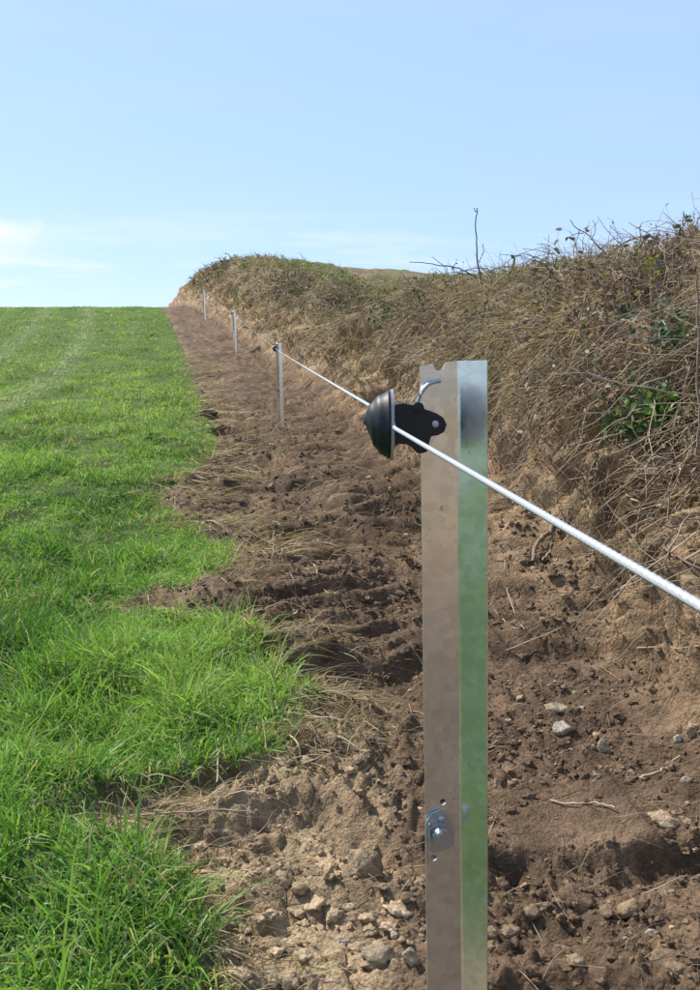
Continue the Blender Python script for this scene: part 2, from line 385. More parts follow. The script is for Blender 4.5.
M_GALV = mat_galv()
M_BLACK = mat_plain('black_plastic', (.012, .013, .016), .5, spec=.35, bump=.3, bscale=300, bdist=.0005)
M_ZINC = mat_plain('zinc_bolt', (.42, .44, .46), .45, .85, bump=.3, bscale=120, bdist=.001)
M_ROPE = mat_plain('white_rope', (.37, .38, .40), .5, bump=.35, bscale=900, bdist=.0006, var=.05)

# ------------------------------------------------------------------ ground, track and bank
BROWN, DARK, TAN = np.array([.162, .106, .065]), np.array([.080, .053, .034]), np.array([.47, .345, .205])
def ground_colour(p, y, t, soil, grass):
    x = p[..., 0]
    n = fbm(y * 1.1, t * 1.1, 3, 81)[..., None]; n2 = fbm(y * 6, t * 6, 3, 83)[..., None]
    c = BROWN * (1 + .35 * n + .25 * n2)
    dry = (sstep(2.5, 1.9, y) * sstep(.22, -.05, x) * (.75 + .5 * fbm(y * 5, t * 5, 2, 85)))[..., None]
    c = c * (1 - .8 * np.clip(dry, 0, 1)) + TAN * .8 * np.clip(dry, 0, 1)
    damp = np.clip(.5 * pn(y * .8, t * 2.0, 86) + .1, 0, .6)[..., None] * (1 - np.clip(dry, 0, 1))
    c = c * (1 - damp) + DARK * damp
    # thin smear of dead grass near the turf edge
    ed = np.exp(-((x - EDGE(y)) / .22) ** 2)[..., None] * np.clip(.05 + .7 * fbm(y * 2.4, t * 3, 2, 87), 0, .6)[..., None]
    c = c * (1 - ed) + np.array([.31, .235, .14]) * ed
    bare = (sstep(.75, 1.2, t) * .8)[..., None]
    c = c * (1 - bare) + np.array([.30, .205, .118]) * (1 + .3 * n + .35 * n2) * bare
    # upper bank: matted dead growth
    up = sstep(1.6, 2.3, t + .35 * fbm(y * .9, t * .7, 3, 88))[..., None]
    matt = np.array([.185, .135, .080]) * (1 + .3 * n2)
    c = c * (1 - up) + matt * up
    gt = (sstep(2.3, 2.9, t) * sstep(-.1, .35, fbm(y * .5, t * .6, 2, 89)))[..., None]
    c = c * (1 - .7 * gt) + np.array([.10, .135, .035]) * .7 * gt
    g = grass[..., None]
    c = c * (1 - g) + np.array([.085, .125, .030]) * (1 + .3 * n) * g
    return np.clip(c, .004, 1)
def grid_patch(ys, ts, fine):
    Y, T = np.meshgrid(ys, ts, indexing='ij')
    p, soil, grass = surf(Y, T, fine)
    col = ground_colour(p, Y, T, soil, grass)
    r, k = Y.shape
    i = np.arange(r - 1)[:, None] * k + np.arange(k - 1)[None]
    F = np.stack([i, i + 1, i + k + 1, i + k], -1).reshape(-1, 4)
    return p.reshape(-1, 3), F, col.reshape(-1, 3)
def merge(parts):
    V, F, Cc, o = [], [], [], 0
    for v, f, c in parts:
        V.append(v); F.append(f + o); Cc.append(c); o += len(v)
    return np.concatenate(V), np.concatenate(F), (np.concatenate(Cc) if Cc[0] is not None else None)
TS = .80
def tcols(segs):
    o = []
    for a, b, d in segs: o.append(np.linspace(a, b, max(2, int(round((b - a) / d)) + 1))[:-1])
    o.append([segs[-1][1]]); return np.concatenate(o)
def gl(a, b, n): return np.exp(np.linspace(math.log(a), math.log(b), n))
yb, yn, ym, yf = np.linspace(-14, .82, 110), gl(.80, 4.25, 390), gl(4.2, 15.1, 300), gl(15.0, 75, 190)
track = merge([grid_patch(yn, tcols([(-2.3, -1.1, .03), (-1.1, TS, .0075)]), 1.0), grid_patch(ym, tcols([(-2.3, TS, .018)]), 1.0),
               grid_patch(yf, tcols([(-2.4, TS, .05)]), .5), grid_patch(yb, tcols([(-2.3, TS, .07)]), .5)])
bank = merge([grid_patch(yn, tcols([(TS, 2.0, .0085), (2.0, 5, .05)]), 1.0), grid_patch(ym, tcols([(TS, 3.4, .022), (3.4, 6.5, .1)]), 1.0),
              grid_patch(yf, tcols([(TS, 4.0, .06), (4.0, 7, .2)]), .5), grid_patch(yb, tcols([(TS, 5, .08)]), .5)])
yy = np.concatenate([np.linspace(-60, -14, 12)[:-1], np.linspace(-14, .8, 24)[:-1], gl(.8, 80, 150)[:-1], gl(80, 1400, 14)])
field = grid_patch(yy, -np.concatenate([np.linspace(2.2, 12, 70)[:-1], gl(12, 900, 40)])[::-1], 0)
land = grid_patch(yy, np.concatenate([np.linspace(4.6, 12, 10)[:-1], gl(12, 900, 16)]), 0)
def ground_obj(name, g, mat, smooth=True):
    o = link(name, mesh_np(name, *g, smooth=smooth), mat); return tag(o, kind='structure')
track_o = ground_obj('dirt_track', track, M_SOIL)
bank_o = ground_obj('bank', bank, M_BANK)
field_o = ground_obj('field', field, M_FIELD)
land_o = ground_obj('field_beyond_bank', land, M_FIELD)
bpy.context.view_layer.update()
def hit(px, py, lift=0.0):
    """where the line of sight through a photo pixel meets the ground or the bank"""
    r = Vector(ray(px, py)).normalized(); best = None
    for o in (track_o, bank_o, field_o):
        ok, loc, nrm, _ = o.ray_cast(Vector((0, 0, CAM_H)), r)
        if ok and (best is None or loc.y < best.y): best = loc.copy()
    if best is None: best = at(px, py, 6.0)
    return best - r * lift

# ------------------------------------------------------------------ living grass
def pick_y(n, y0, y1, dens):
    ys = np.exp(np.linspace(math.log(y0), math.log(y1), 1500)); wgt = dens(ys) * np.gradient(ys)
    cdf = np.cumsum(wgt); cdf /= cdf[-1]
    return np.interp(rng.random(n), cdf, ys)
def lerp(a, b, t): return a * (1 - t) + b * t
def grass_blades(n, y0=.95, y1=52, wide=.55):
    left = lambda y: -.46 * np.abs(y) - wide
    y = pick_y(n, y0, y1, lambda q: (EDGE(q) - left(q)) * np.minimum(1, (2.6 / q)) ** 1.75) if y0 > 0 else rng.uniform(y0, y1, n)
    e = EDGE(y); l = left(y)
    x = l + (e - l) * rng.random(n)
    t = x - P(y)
    # thinner, patchy towards the edge
    de = e - x
    patch = fbm(x * 1.4, y * 1.4, 3, 101)
    keep = rng.random(n) < np.clip(.35 + de / (.10 + .02 * y), 0, 1) * np.clip(1.15 + .9 * fbm(x * 3.1, y * 2.3, 2, 103), .25, 1)
    x, y, t, de, patch = x[keep], y[keep], t[keep], de[keep], patch[keep]; n = len(x)
    p, _, _ = surf(y, t, 0)
    p[:, 2] -= .006
    sc_ = np.clip(y / 3.2, 1, 12)
    tuft = .8 * fbm(x * 1.7, y * 1.5, 2, 105) + .75 * pn(x * 5.5, y * 5.0, 106)
    tall = np.clip(.60 + 1.5 * tuft, .03, 2.4)
    ln = (.045 + .105 * tall * rng.uniform(.5, 1.15, n)) * np.where(y > 6, np.clip(1.15 - .012 * y, .6, 1), 1)
    ln *= 1 + .60 * sstep(4.5, 2.5, y) + .9 * np.exp(-((x + .32) / .22) ** 2 - ((y - 2.62) / .22) ** 2)
    ln *= np.where(rng.random(n) < .04, 1.6, 1) * np.where(y < 2.0, lerp(.5, 1.0, sstep(.08, .4, de)), 1)
    wd = (.0030 + .0030 * rng.random(n)) * sc_ ** .78 * (1 + (y < 1) * 1.5)
    az = 6.28 * (rng.random(n) * .75 + pn(x * 2.2, y * 2.2, 107) * .8)
    lean = rng.uniform(.12, 1.05, n)
    d = np.stack([np.cos(az) * lean, np.sin(az) * lean, np.ones(n)], -1); d /= np.linalg.norm(d, axis=1, keepdims=True)
    a, b, c, s = np.array([.065, .150, .024]), np.array([.160, .310, .048]), np.array([.265, .400, .088]), np.array([.46, .40, .22])
    k = np.clip(.47 + .75 * fbm(x * .9, y * .7, 3, 109) + rng.normal(0, .24, n), 0, 1)[:, None]
    col = np.where(k < .5, lerp(a, b, k * 2), lerp(b, c, k * 2 - 1))
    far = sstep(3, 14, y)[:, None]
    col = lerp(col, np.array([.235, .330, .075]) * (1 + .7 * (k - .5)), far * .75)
    # faint old wheel lines up the field
    uu = t + .25 * pn(y * .2, t * 0, 111)
    wl = (np.exp(-((uu + 4.1) / .28) ** 2) + np.exp(-((uu + 5.9) / .28) ** 2) + np.exp(-((uu + 9.3) / .4) ** 2) + np.exp(-((uu + 11.4) / .4) ** 2))[:, None] * sstep(6, 12, y)[:, None]
    col = lerp(col, np.array([.43, .45, .31]), np.clip(wl * .65, 0, .65))
    w2 = (np.exp(-((uu + 4.9) / .2) ** 2) + np.exp(-((uu + 6.8) / .25) ** 2) + np.exp(-((uu + 8.4) / .25) ** 2))[:, None] * sstep(6, 12, y)[:, None]
    col = lerp(col, np.array([.10, .18, .035]), np.clip(w2 * .6, 0, .6))
    st = (rng.random(n) < .05 + .30 * np.exp(-de / .10) + .25 * sstep(.35, .7, fbm(x * 1.9 + 5, y * 1.6, 2, 113)))[:, None]
    col = np.where(st, s * rng.uniform(.6, 1.1, (n, 1)), col)
    col = col * rng.uniform(.8, 1.2, (n, 1))
    dr = rng.uniform(.25, 1.15, n); nr = y < 7
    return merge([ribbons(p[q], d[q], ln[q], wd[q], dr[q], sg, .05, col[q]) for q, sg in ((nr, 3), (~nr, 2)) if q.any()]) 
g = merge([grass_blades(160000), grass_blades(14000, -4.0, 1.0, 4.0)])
o = link('grass', mesh_np('grass', *g), M_GRASS); tag(o, 'bright green pasture grass covering the field left of the track', 'grass', kind='stuff')

# ------------------------------------------------------------------ dead straw at the turf edge and roots over the soil
def straw_edge(n):
    y = pick_y(n, 1.1, 22, lambda q: np.minimum(1, (3.0 / q)) ** 1.2 * (.12 + np.clip(fbm(q * 2.3, q * 0 + 3, 2, 121) + .1, 0, 1)))
    x = EDGE(y) + rng.normal(.04, .085, n) * np.clip(y / 2.2, .7, 2.6) + .02
    p, _, _ = surf(y, x - P(y), .6); p[:, 2] += .002
    az = 3.2 * pn(x * 3.1, y * 2.3, 123) + rng.normal(0, .7, n) + 6.28 * (rng.random(n) < .2) * rng.random(n)
    el = np.abs(rng.normal(.12, .22, n))
    d = np.stack([np.cos(az) * np.cos(el), np.sin(az) * np.cos(el) * .7, np.sin(el)], -1)
    ln = rng.uniform(.05, .24, n) * np.clip(y / 3, .8, 1.8)
    wd = rng.uniform(.0012, .0028, n) * np.clip(y / 2.6, 1, 5)
    col = lerp(np.array([.32, .235, .13]), np.array([.58, .465, .29]), rng.random((n, 1)) ** 1.4)
    gr = rng.random(n) < .05
    col[gr] = np.array([.16, .23, .04])
    return ribbons(p, d, ln, wd, el * .9 + .05, 4, .10, col)
def litter(n):
    y = pick_y(n, 1.15, 26, lambda q: np.minimum(1, 2.6 / q) ** 1.1)
    t = rng.uniform(-.7, 1.35, n) + .1
    x = t + P(y); ok = x > EDGE(y) - .02; y, t = y[ok], t[ok]; n = len(y)
    p, _, _ = surf(y, t, .6)
    q, _, _ = surf(y, t + .05, 0); r, _, _ = surf(y + .05, t, 0); p0, _, _ = surf(y, t, 0)
    nn = np.cross(q - p0, r - p0); nn /= np.linalg.norm(nn, axis=1, keepdims=True); p = p + nn * .006
    az = rng.uniform(0, 6.28, n); az = np.where(rng.random(n) < .6, rng.normal(0, .45, n), az)
    d = (q - p0) / .05 * np.cos(az)[:, None] + (r - p0) / .05 * np.sin(az)[:, None] + nn * rng.uniform(-.05, .22, (n, 1))
    d /= np.linalg.norm(d, axis=1, keepdims=True)
    ln = rng.uniform(.03, .20, n) * np.clip(y / 3, .7, 2); wd = rng.uniform(.0010, .0030, n) * np.clip(y / 2.4, .9, 4)
    col = lerp(np.array([.15, .108, .07]), np.array([.40, .31, .20]), rng.random((n, 1)) ** 1.6)
    return ribbons(p, d, ln, wd, np.zeros(n) + .08, 4, .12, col)
o = link('straw', mesh_np('straw', *merge([straw_edge(7500), litter(7500)])), M_STRAW)
tag(o, 'pale dead straw and torn roots along the turf edge and over the soil', 'straw', kind='stuff')

# ------------------------------------------------------------------ matted dead growth on the bank
def bank_frame(y, t, fine=.6):
    p, _, _ = surf(y, t, fine); p0, _, _ = surf(y, t, 0); q, _, _ = surf(y, t + .04, 0); r, _, _ = surf(y + .04, t, 0)
    a = q - p0; a /= np.linalg.norm(a, axis=1, keepdims=True); b = r - p0; b /= np.linalg.norm(b, axis=1, keepdims=True)
    nn = np.cross(a, b); nn /= np.linalg.norm(nn, axis=1, keepdims=True)
    return p, a, b, nn
def bank_y(n): return pick_y(n, 1.9, 48, lambda q: np.minimum(1, 4.2 / q) ** 1.25)
def bank_grass(n):
    y = bank_y(n); t = 1.25 + np.where(y > 7, 3.3, 2.3) * rng.beta(1.3, 1.45, n)
    lowlim = 1.45 + .30 * sstep(1, 3, y) * sstep(22, 9, y) + .55 * fbm(y * .9, t * .7, 3, 88)
    dens = np.clip(.12 + sstep(-.2, .4, t - lowlim), 0, 1) * np.clip(.75 + 1.3 * fbm(y * 1.8, t * 1.6, 3, 131), .06, 1)
    k = rng.random(n) < dens; y, t = y[k], t[k]; n = len(y)
    p, a, b, nn = bank_frame(y, t)
    sw = 1.1 * pn(y * 1.1, t * .8, 133)
    f = rng.random(n)
    down = -a * (.75 + .3 * rng.random((n, 1))) + b * (sw[:, None] + rng.normal(0, .5, (n, 1))) + nn * rng.uniform(.15, .95, (n, 1))
    wild = rng.normal(size=(n, 3)) + nn * 1.0
    d = np.where((f < .50)[:, None], down, wild)
    top = (t > 2.35) & (f > .35)
    d = np.where(top[:, None], np.array([0, 0, 1.0]) + rng.normal(0, .6, (n, 3)), d)
    d /= np.linalg.norm(d, axis=1, keepdims=True)
    s = np.clip(y / 4, .8, 9)
    ln = rng.uniform(.07, .30, n) * np.clip(y / 5, .85, 1.5) * np.where(top, .7, 1) * np.clip(.9 + 1.1 * fbm(y * 1.6, t * 1.8, 2, 143), .35, 1.9); wd = rng.uniform(.0016, .0042, n) * s ** .85
    pal = np.array([[.52, .385, .225], [.38, .27, .155], [.66, .52, .335], [.17, .12, .075], [.43, .35, .23], [.22, .19, .11]])
    col = pal[rng.choice(6, n, p=[.27, .25, .13, .2, .08, .07])] * (1 + .25 * fbm(y * 1.3, t * 1.2, 2, 135))[:, None] * rng.uniform(.65, 1.3, (n, 1))
    dk = sstep(.05, .45, fbm(y * .8 + 2, t * 1.1, 3, 139))[:, None]
    col = col * (1 - .35 * dk) + np.array([.095, .072, .048]) * .35 * dk
    gp = sstep(.25, .6, fbm(y * .62 + 4, t * .9, 2, 137) + .45 * (t - 2.2)) * (t > 1.5)
    gm = rng.random(n) < gp * .75 * (.3 + .7 * sstep(8, 12, y))
    col[gm] = (np.array([.115, .165, .035]) * rng.uniform(.6, 1.4, (int(gm.sum()), 1)))
    return ribbons(p - nn * .004, d, ln, wd, rng.uniform(.1, .7, n), 4, .10, col)
o = link('dead_bank_grass', mesh_np('dead_bank_grass', *bank_grass(88000)), M_STRAW)
tag(o, 'matted brown dead grass hanging over the upper face of the bank', 'dead grass', kind='stuff')

def bank_twigs(n):
    y = bank_y(n); t = 1.1 + 2.1 * rng.beta(1.6, 1.4, n)
    p, a, b, nn = bank_frame(y, t)
    d = a * rng.normal(-.2, .8, (n, 1)) + b * rng.normal(0, .8, (n, 1)) + nn * rng.uniform(-.05, .6, (n, 1)); d /= np.linalg.norm(d, axis=1, keepdims=True)
    e = rng.normal(size=(n, 3)); ln = rng.uniform(.12, .6, n)
    k = 6; tt = np.linspace(0, 1, k)
    Q = p[:, None] + nn[:, None] * .03 + d[:, None] * (ln[:, None] * (tt - .3))[..., None] + e[:, None] * (.10 * ln[:, None] * np.sin(tt * 3.0)[None])[..., None]
    Q[..., 2] -= .18 * ln[:, None] * tt[None] ** 2
    Q += rng.normal(0, .006, Q.shape)
    R = (rng.uniform(.0014, .0042, n) * np.clip(y / 5, .8, 4))[:, None] * (1 - .65 * tt[None])
    pal = np.array([[.30, .235, .165], [.20, .145, .10], [.40, .335, .25], [.13, .10, .075]])
    col = pal[rng.choice(4, n, p=[.35, .3, .15, .2])] * rng.uniform(.7, 1.2, (n, 1))
    return tubes(Q, R, 4, col)
o = link('bramble_tangle', mesh_np('bramble_tangle', *bank_twigs(5600)), M_TWIG)
tag(o, 'tangle of thin dry bramble stems all over the bank face', 'brambles', kind='stuff')

def leaf_quads(p, nn, size, col):
    n = len(p); rv = rng.normal(size=(n, 3)); m = nn + .7 * rng.normal(size=(n, 3)); m /= np.linalg.norm(m, axis=1, keepdims=True)
    a = np.cross(m, rv); a /= np.linalg.norm(a, axis=1, keepdims=True); b = np.cross(m, a)
    s = size[:, None]
    shp = [(-1, 0, 0), (-.35, -.48, .18), (.45, -.40, .12), (1, 0, -.15), (.45, .40, .12), (-.35, .48, .18), (.05, 0, -.05)]
    V = np.stack([p + s * (u * a + v * b + h * m) for u, v, h in shp], 1)
    tri = np.array([[0, 1, 6, 6], [0, 1, 6, 5]])
    q = np.array([[0, 1, 6, 5], [1, 2, 3, 6], [6, 3, 4, 5]])
    F = (np.arange(n)[:, None, None] * 7 + q[None]).reshape(-1, 4)
    return V.reshape(-1, 3), F, np.repeat(col, 7, axis=0)
def bank_leaves(n):
    y = bank_y(n); t = 1.35 + 2.0 * rng.beta(1.5, 1.3, n)
    k = rng.random(n) < np.clip(.45 + 1.1 * fbm(y * 1.1 + 9, t * 1.0, 2, 141), .05, 1); y, t = y[k], t[k]; n = len(y)
    p, a, b, nn = bank_frame(y, t); p = p + nn * rng.uniform(.0, .09, (n, 1))
    pal = np.array([[.17, .115, .07], [.26, .18, .10], [.11, .085, .06], [.10, .145, .035], [.32, .255, .17]])
    col = pal[rng.choice(5, n, p=[.34, .26, .16, .13, .11])] * rng.uniform(.7, 1.25, (n, 1))
    return leaf_quads(p, nn, rng.uniform(.008, .020, n) * np.clip(y / 5, .9, 4), col)
o = link('dead_leaves', mesh_np('dead_leaves', *bank_leaves(11000)), M_LEAF)
tag(o, 'small withered brown leaves caught all over the bank growth', 'dead leaves', kind='stuff')

# ------------------------------------------------------------------ soil crumbs
def ico(sub=1):
    import bmesh
    bm = bmesh.new(); bmesh.ops.create_icosphere(bm, subdivisions=sub, radius=1.0)
    bm.verts.ensure_lookup_table()
    v = np.array([q.co[:] for q in bm.verts]); f = np.array([[q.index for q in p.verts] for p in bm.faces]); bm.free(); return v, f
ICO1, ICO2, ICO3 = ico(1), ico(2), ico(3)
def crumbs(n, smin, smax, pw, which):
    y = pick_y(n, 1.2, 12, lambda q: np.minimum(1, 2.0 / q) ** 2.0)
    t = rng.uniform(-1.0, 1.25, n); x = t + P(y)
    ok = (x > EDGE(y) + .01) & (rng.random(n) < np.clip(.55 + 1.1 * fbm(y * 2.1, t * 2.1, 3, 151), .08, 1)); y, t, x = y[ok], t[ok], x[ok]
    led = ((x > .36) & (x < .68) & (y > 1.74) & (y < 2.0)) | ((x < .05) & (y < 2.0) & (rng.random(len(x)) < .6)); y, t, x = y[~led], t[~led], x[~led]; n = len(y)
    p, _, _ = surf(y, t, 1.0)
    s = smin + (smax - smin) * rng.random(n) ** pw
    s *= np.clip(y / 2.6, .9, 2.2)
    V0, F0 = which; k = len(V0)
    qa = rng.normal(size=(n, 4)); qa /= np.linalg.norm(qa, axis=1, keepdims=True)
    w_, i_, j_, k_ = qa.T
    Rm = np.stack([np.stack([1 - 2 * (j_ ** 2 + k_ ** 2), 2 * (i_ * j_ - k_ * w_), 2 * (i_ * k_ + j_ * w_)], -1),
                   np.stack([2 * (i_ * j_ + k_ * w_), 1 - 2 * (i_ ** 2 + k_ ** 2), 2 * (j_ * k_ - i_ * w_)], -1),
                   np.stack([2 * (i_ * k_ - j_ * w_), 2 * (j_ * k_ + i_ * w_), 1 - 2 * (i_ ** 2 + j_ ** 2)], -1)], 1)
    an = rng.uniform(.55, 1.25, (n, 1, 3))
    V = V0[None] * (1 + rng.normal(0, .23, (n, k, 1))) * an
    V = np.einsum('nij,nkj->nki', Rm, V) * s[:, None, None] * np.array([1, 1, .8]) + p[:, None] + np.array([0, 0, .25]) * s[:, None, None]
    xx = p[:, 0:1]
    dry = sstep(2.5, 1.8, y)[:, None] * sstep(.25, -.05, xx)
    col = lerp(np.array([.150, .101, .063]), np.array([.44, .325, .195]), np.clip(.65 * dry + rng.random((n, 1)) ** 9 * .8, 0, 1)) * rng.uniform(.7, 1.2, (n, 1))
    F = (np.arange(n)[:, None, None] * k + F0[None]).reshape(-1, 3)
    return V.reshape(-1, 3), F, np.repeat(col, k, axis=0)
o = link('soil_crumbs', mesh_np('soil_crumbs', *merge([crumbs(24000, .0022, .0080, 1.9, ICO1), crumbs(4200, .006, .017, 2.2, ICO2)]), smooth=False), M_CLOD)
tag(o, 'loose brown soil crumbs scattered over the churned track', 'soil crumbs', kind='stuff')

# ------------------------------------------------------------------ single clods and stones one can pick out
def stone(px, py, wpx, hpx, col, name, label=None, cat=None, group=None, rough=.5, flat=.6, seed=0, rot=0.0):
    p = hit(px, py); dep = p.y * CT + (CAM_H - p.z) * ST
    rx = wpx * .5 * dep / FPX; rz = hpx * .5 * dep / FPX
    V0, F0 = ICO3; rg = np.random.default_rng(seed + int(px * 7 + py))
    V = V0.copy()
    for k in range(9):                                                    # broken planes
        nrm = rg.normal(size=3); nrm /= np.linalg.norm(nrm); lim = rg.uniform(.55, .92)
        dd = V @ nrm; V = V - np.outer(np.clip(dd - lim, 0, None) * .9, nrm)
    h = fbm(V[:, 0] * 2.2 + px, V[:, 1] * 2.2 + V[:, 2] * 1.7, 3, 161); V *= (1 + .30 * rough * h)[:, None]
    h = pn(V[:, 0] * 7 + px, V[:, 1] * 7 + V[:, 2] * 5, 163); V *= (1 + .16 * rough * h)[:, None]
    V *= np.array([rx, rx * .8, rz * .95])
    c, s = math.cos(rot), math.sin(rot)
    V[:, [0, 2]] = np.stack([V[:, 0] * c - V[:, 2] * s, V[:, 0] * s + V[:, 2] * c], -1)
    cc = np.array(col)[None] * (1 + .18 * pn(V[:, 0] / rx * 3, V[:, 2] / rx * 3, 165))[:, None]
    o = link(name, mesh_np(name, V, F0, cc), M_CLOD); o.location = p + Vector((0, rz * .25, rz * .22))
    if label is None: o.parent = track_o
    return tag(o, label, cat, group)
PALE, OCHRE, EARTH, DRYC = (.30, .245, .165), (.32, .24, .14), (.152, .099, .060), (.40, .295, .18)
stone(558, 710, 27, 12, PALE, 'stone', 'long flat pale stone on soil right of the near post', 'stone', seed=1)
stone(565, 731, 25, 15, (.34, .29, .22), 'stone', 'rough whitish stone just below the long flat pale one', 'stone', seed=2)
stone(605, 752, 13, 22, PALE, 'stone', 'upright pale stone at the foot of the bank', 'stone', seed=3, rot=.3)
stone(581, 709, 7, 6, (.52, .49, .43), 'stone', 'tiny white stone beside the tip of the long flat pale one', 'stone', seed=4)
stone(597, 778, 10, 9, PALE, 'stone', 'small pale stone below the upright pale stone', 'stone', seed=5)
stone(678, 741, 9, 11, (.42, .38, .31), 'stone', 'small pale stone near the right border of the soil', 'stone', seed=6)
stone(693, 735, 16, 22, OCHRE, 'stone', 'ochre stone cut by the right edge of the picture', 'stone', seed=7)
stone(686, 782, 12, 9, PALE, 'stone', 'little pale stone above the dark hollow at far right', 'stone', seed=8)
stone(631, 917, 30, 28, (.27, .195, .11), 'clod', 'crumbly yellowish clod in front of the dark hollow', 'clod', rough=.9, seed=9)
stone(576, 906, 42, 26, EARTH, 'clod', 'large brown clod left of the crumbly yellowish clod', 'clod', rough=.9, seed=10)
stone(652, 936, 13, 11, (.33, .30, .26), 'stone', 'small grey stone right of the crumbly yellowish clod', 'stone', seed=11)
stone(530, 918, 24, 18, (.21, .15, .095), 'clod', 'dry lumpy clod beside the lower right side of the near post', 'clod', rough=.9, seed=12)
stone(500, 888, 22, 16, EARTH, 'clod', 'brown clod touching the post outline below the scraped ledge', 'clod', rough=.8, seed=13)
stone(511, 936, 24, 16, (.24, .175, .11), 'clod', 'pale crumbled clod low down right of the near post', 'clod', rough=.9, seed=14)
stone(575, 962, 20, 10, (.27, .20, .12), 'clod', 'flat yellowish clod at the bottom right of the post', 'clod', seed=15)
stone(672, 966, 46, 18, (.17, .12, .075), 'clod', 'wide flat clod at the lower right corner of the picture', 'clod', rough=.9, seed=16)
stone(665, 822, 34, 16, DRYC, 'clod', 'tan crumbly clod just above the dark hollow', 'clod', rough=.9, seed=17)
stone(362, 876, 46, 42, (.25, .19, .12), 'clod', 'big tilted clod with a dark hollow at its side left of the post', 'clod', rough=.9, seed=18, rot=.5)
stone(378, 957, 34, 18, (.28, .215, .14), 'clod', 'flattish tan clod below the big tilted clod', 'clod', rough=.7, seed=19)
stone(411, 962, 17, 22, (.30, .235, .155), 'clod', 'upright tan clod left of the foot of the near post', 'clod', rough=.7, seed=20, rot=.5)
stone(342, 943, 16, 11, (.38, .32, .23), 'stone', 'small pale chip left of the flattish tan clod', 'stone', seed=21)
stone(394, 937, 9, 9, (.42, .36, .27), 'stone', 'tiny pale chip between big tilted clod and post foot', 'stone', seed=22)
stone(208, 842, 26, 20, (.20, .13, .088), 'clod', 'reddish brown clod in the bare notch of the turf', 'clod', rough=.7, seed=24)
stone(402, 765, 22, 16, EARTH, 'clod', 'brown clod left of the post above the bolt', 'clod', rough=.8, seed=25)
stone(208, 415, 18, 8, (.07, .05, .035), 'clod', 'dark clod lying against the turf edge far up the track', 'clod', rough=.9, seed=26)
dg = np.random.default_rng(5); nd = 0
for i in range(400):
    px, py = dg.uniform(190, 415), dg.uniform(875, 988)
    if px < 200 + 40 * abs(math.sin(py * .05)) or (330 < px < 400 and 850 < py < 905): continue
    s_ = dg.uniform(11, 26); nd += 1
    if nd > 24: break
    stone(px, py, s_, s_ * dg.uniform(.4, .75), tuple(np.array(DRYC) * dg.uniform(.8, 1.2)), 'clod', rough=1.3, seed=200 + i, rot=dg.uniform(-.4, .4))
nd = 0
for i in range(400):
    px, py = dg.uniform(492, 698), dg.uniform(735, 985)
    if 505 < px < 660 and 815 < py < 892: continue
    if px > 630 and 860 < py < 905: continue
    s_ = dg.uniform(8, 19) * (.6 + (py - 735) / 500); nd += 1
    if nd > 50: break
    stone(px, py, s_, s_ * dg.uniform(.5, .9), tuple(np.array(EARTH) * dg.uniform(.8, 1.25)), 'clod', rough=1.4, seed=500 + i, rot=dg.uniform(-.5, .5))

# ------------------------------------------------------------------ fence posts
BETA, PHI = math.radians(8), math.radians(55)          # wide face almost square to the camera, flange folded out at an obtuse angle
AX = Vector((-math.cos(BETA), -math.sin(BETA), 0)); NX = Vector((math.sin(BETA), -math.cos(BETA), 0))
FX = Vector((math.sin(PHI), -math.cos(PHI), 0)); NFX = Vector((-math.cos(PHI), -math.sin(PHI), 0))
YP = 1.0
c_top, c_bot = at(459, 363, YP), at(462, 990, YP)
axis = (c_top - c_bot).normalized()
base = c_bot + axis * ((-0.0 - c_bot.z) / axis.z)                     # on the ground
def on_web(px, py, delta):
    """point on the plane of the wide face, delta in front of it, for a photo pixel"""
    r = Vector(ray(px, py)); o = Vector((0, 0, CAM_H)); nrm = axis.cross(AX).normalized()
    if nrm.dot(NX) < 0: nrm = -nrm
    k = (c_top + nrm * delta - o).dot(nrm) / r.dot(nrm); return o + r * k
pl = on_web(420, 366, 0); W = (pl - c_top).length
# flange width from the right outline
r = Vector(ray(487, 364)); o_ = Vector((0, 0, CAM_H)); nf = NFX
k = (c_top - o_).dot(nf) / r.dot(nf); pr = o_ + r * k; FL = (pr - c_top).length
HT = (c_top - base).length; DEEP = .45
Mp = Matrix.Translation(base) @ Matrix((( -AX.x, 0, axis.x, 0), (-AX.y, 0, axis.y, 0), (0, 0, axis.z, 0), (0, 0, 0, 1)))  # placeholder basis
zax = axis; xax = (-AX - zax * (-AX).dot(zax)).normalized(); yax = zax.cross(xax)
Mp = Matrix(((xax.x, yax.x, zax.x, base.x), (xax.y, yax.y, zax.y, base.y), (xax.z, yax.z, zax.z, base.z), (0, 0, 0, 1)))
MI = Mp.inverted()
def loc(v): return MI @ v
print('post W %.3f F %.3f H %.3f base %s' % (W, FL, HT, tuple(round(c, 3) for c in base)))

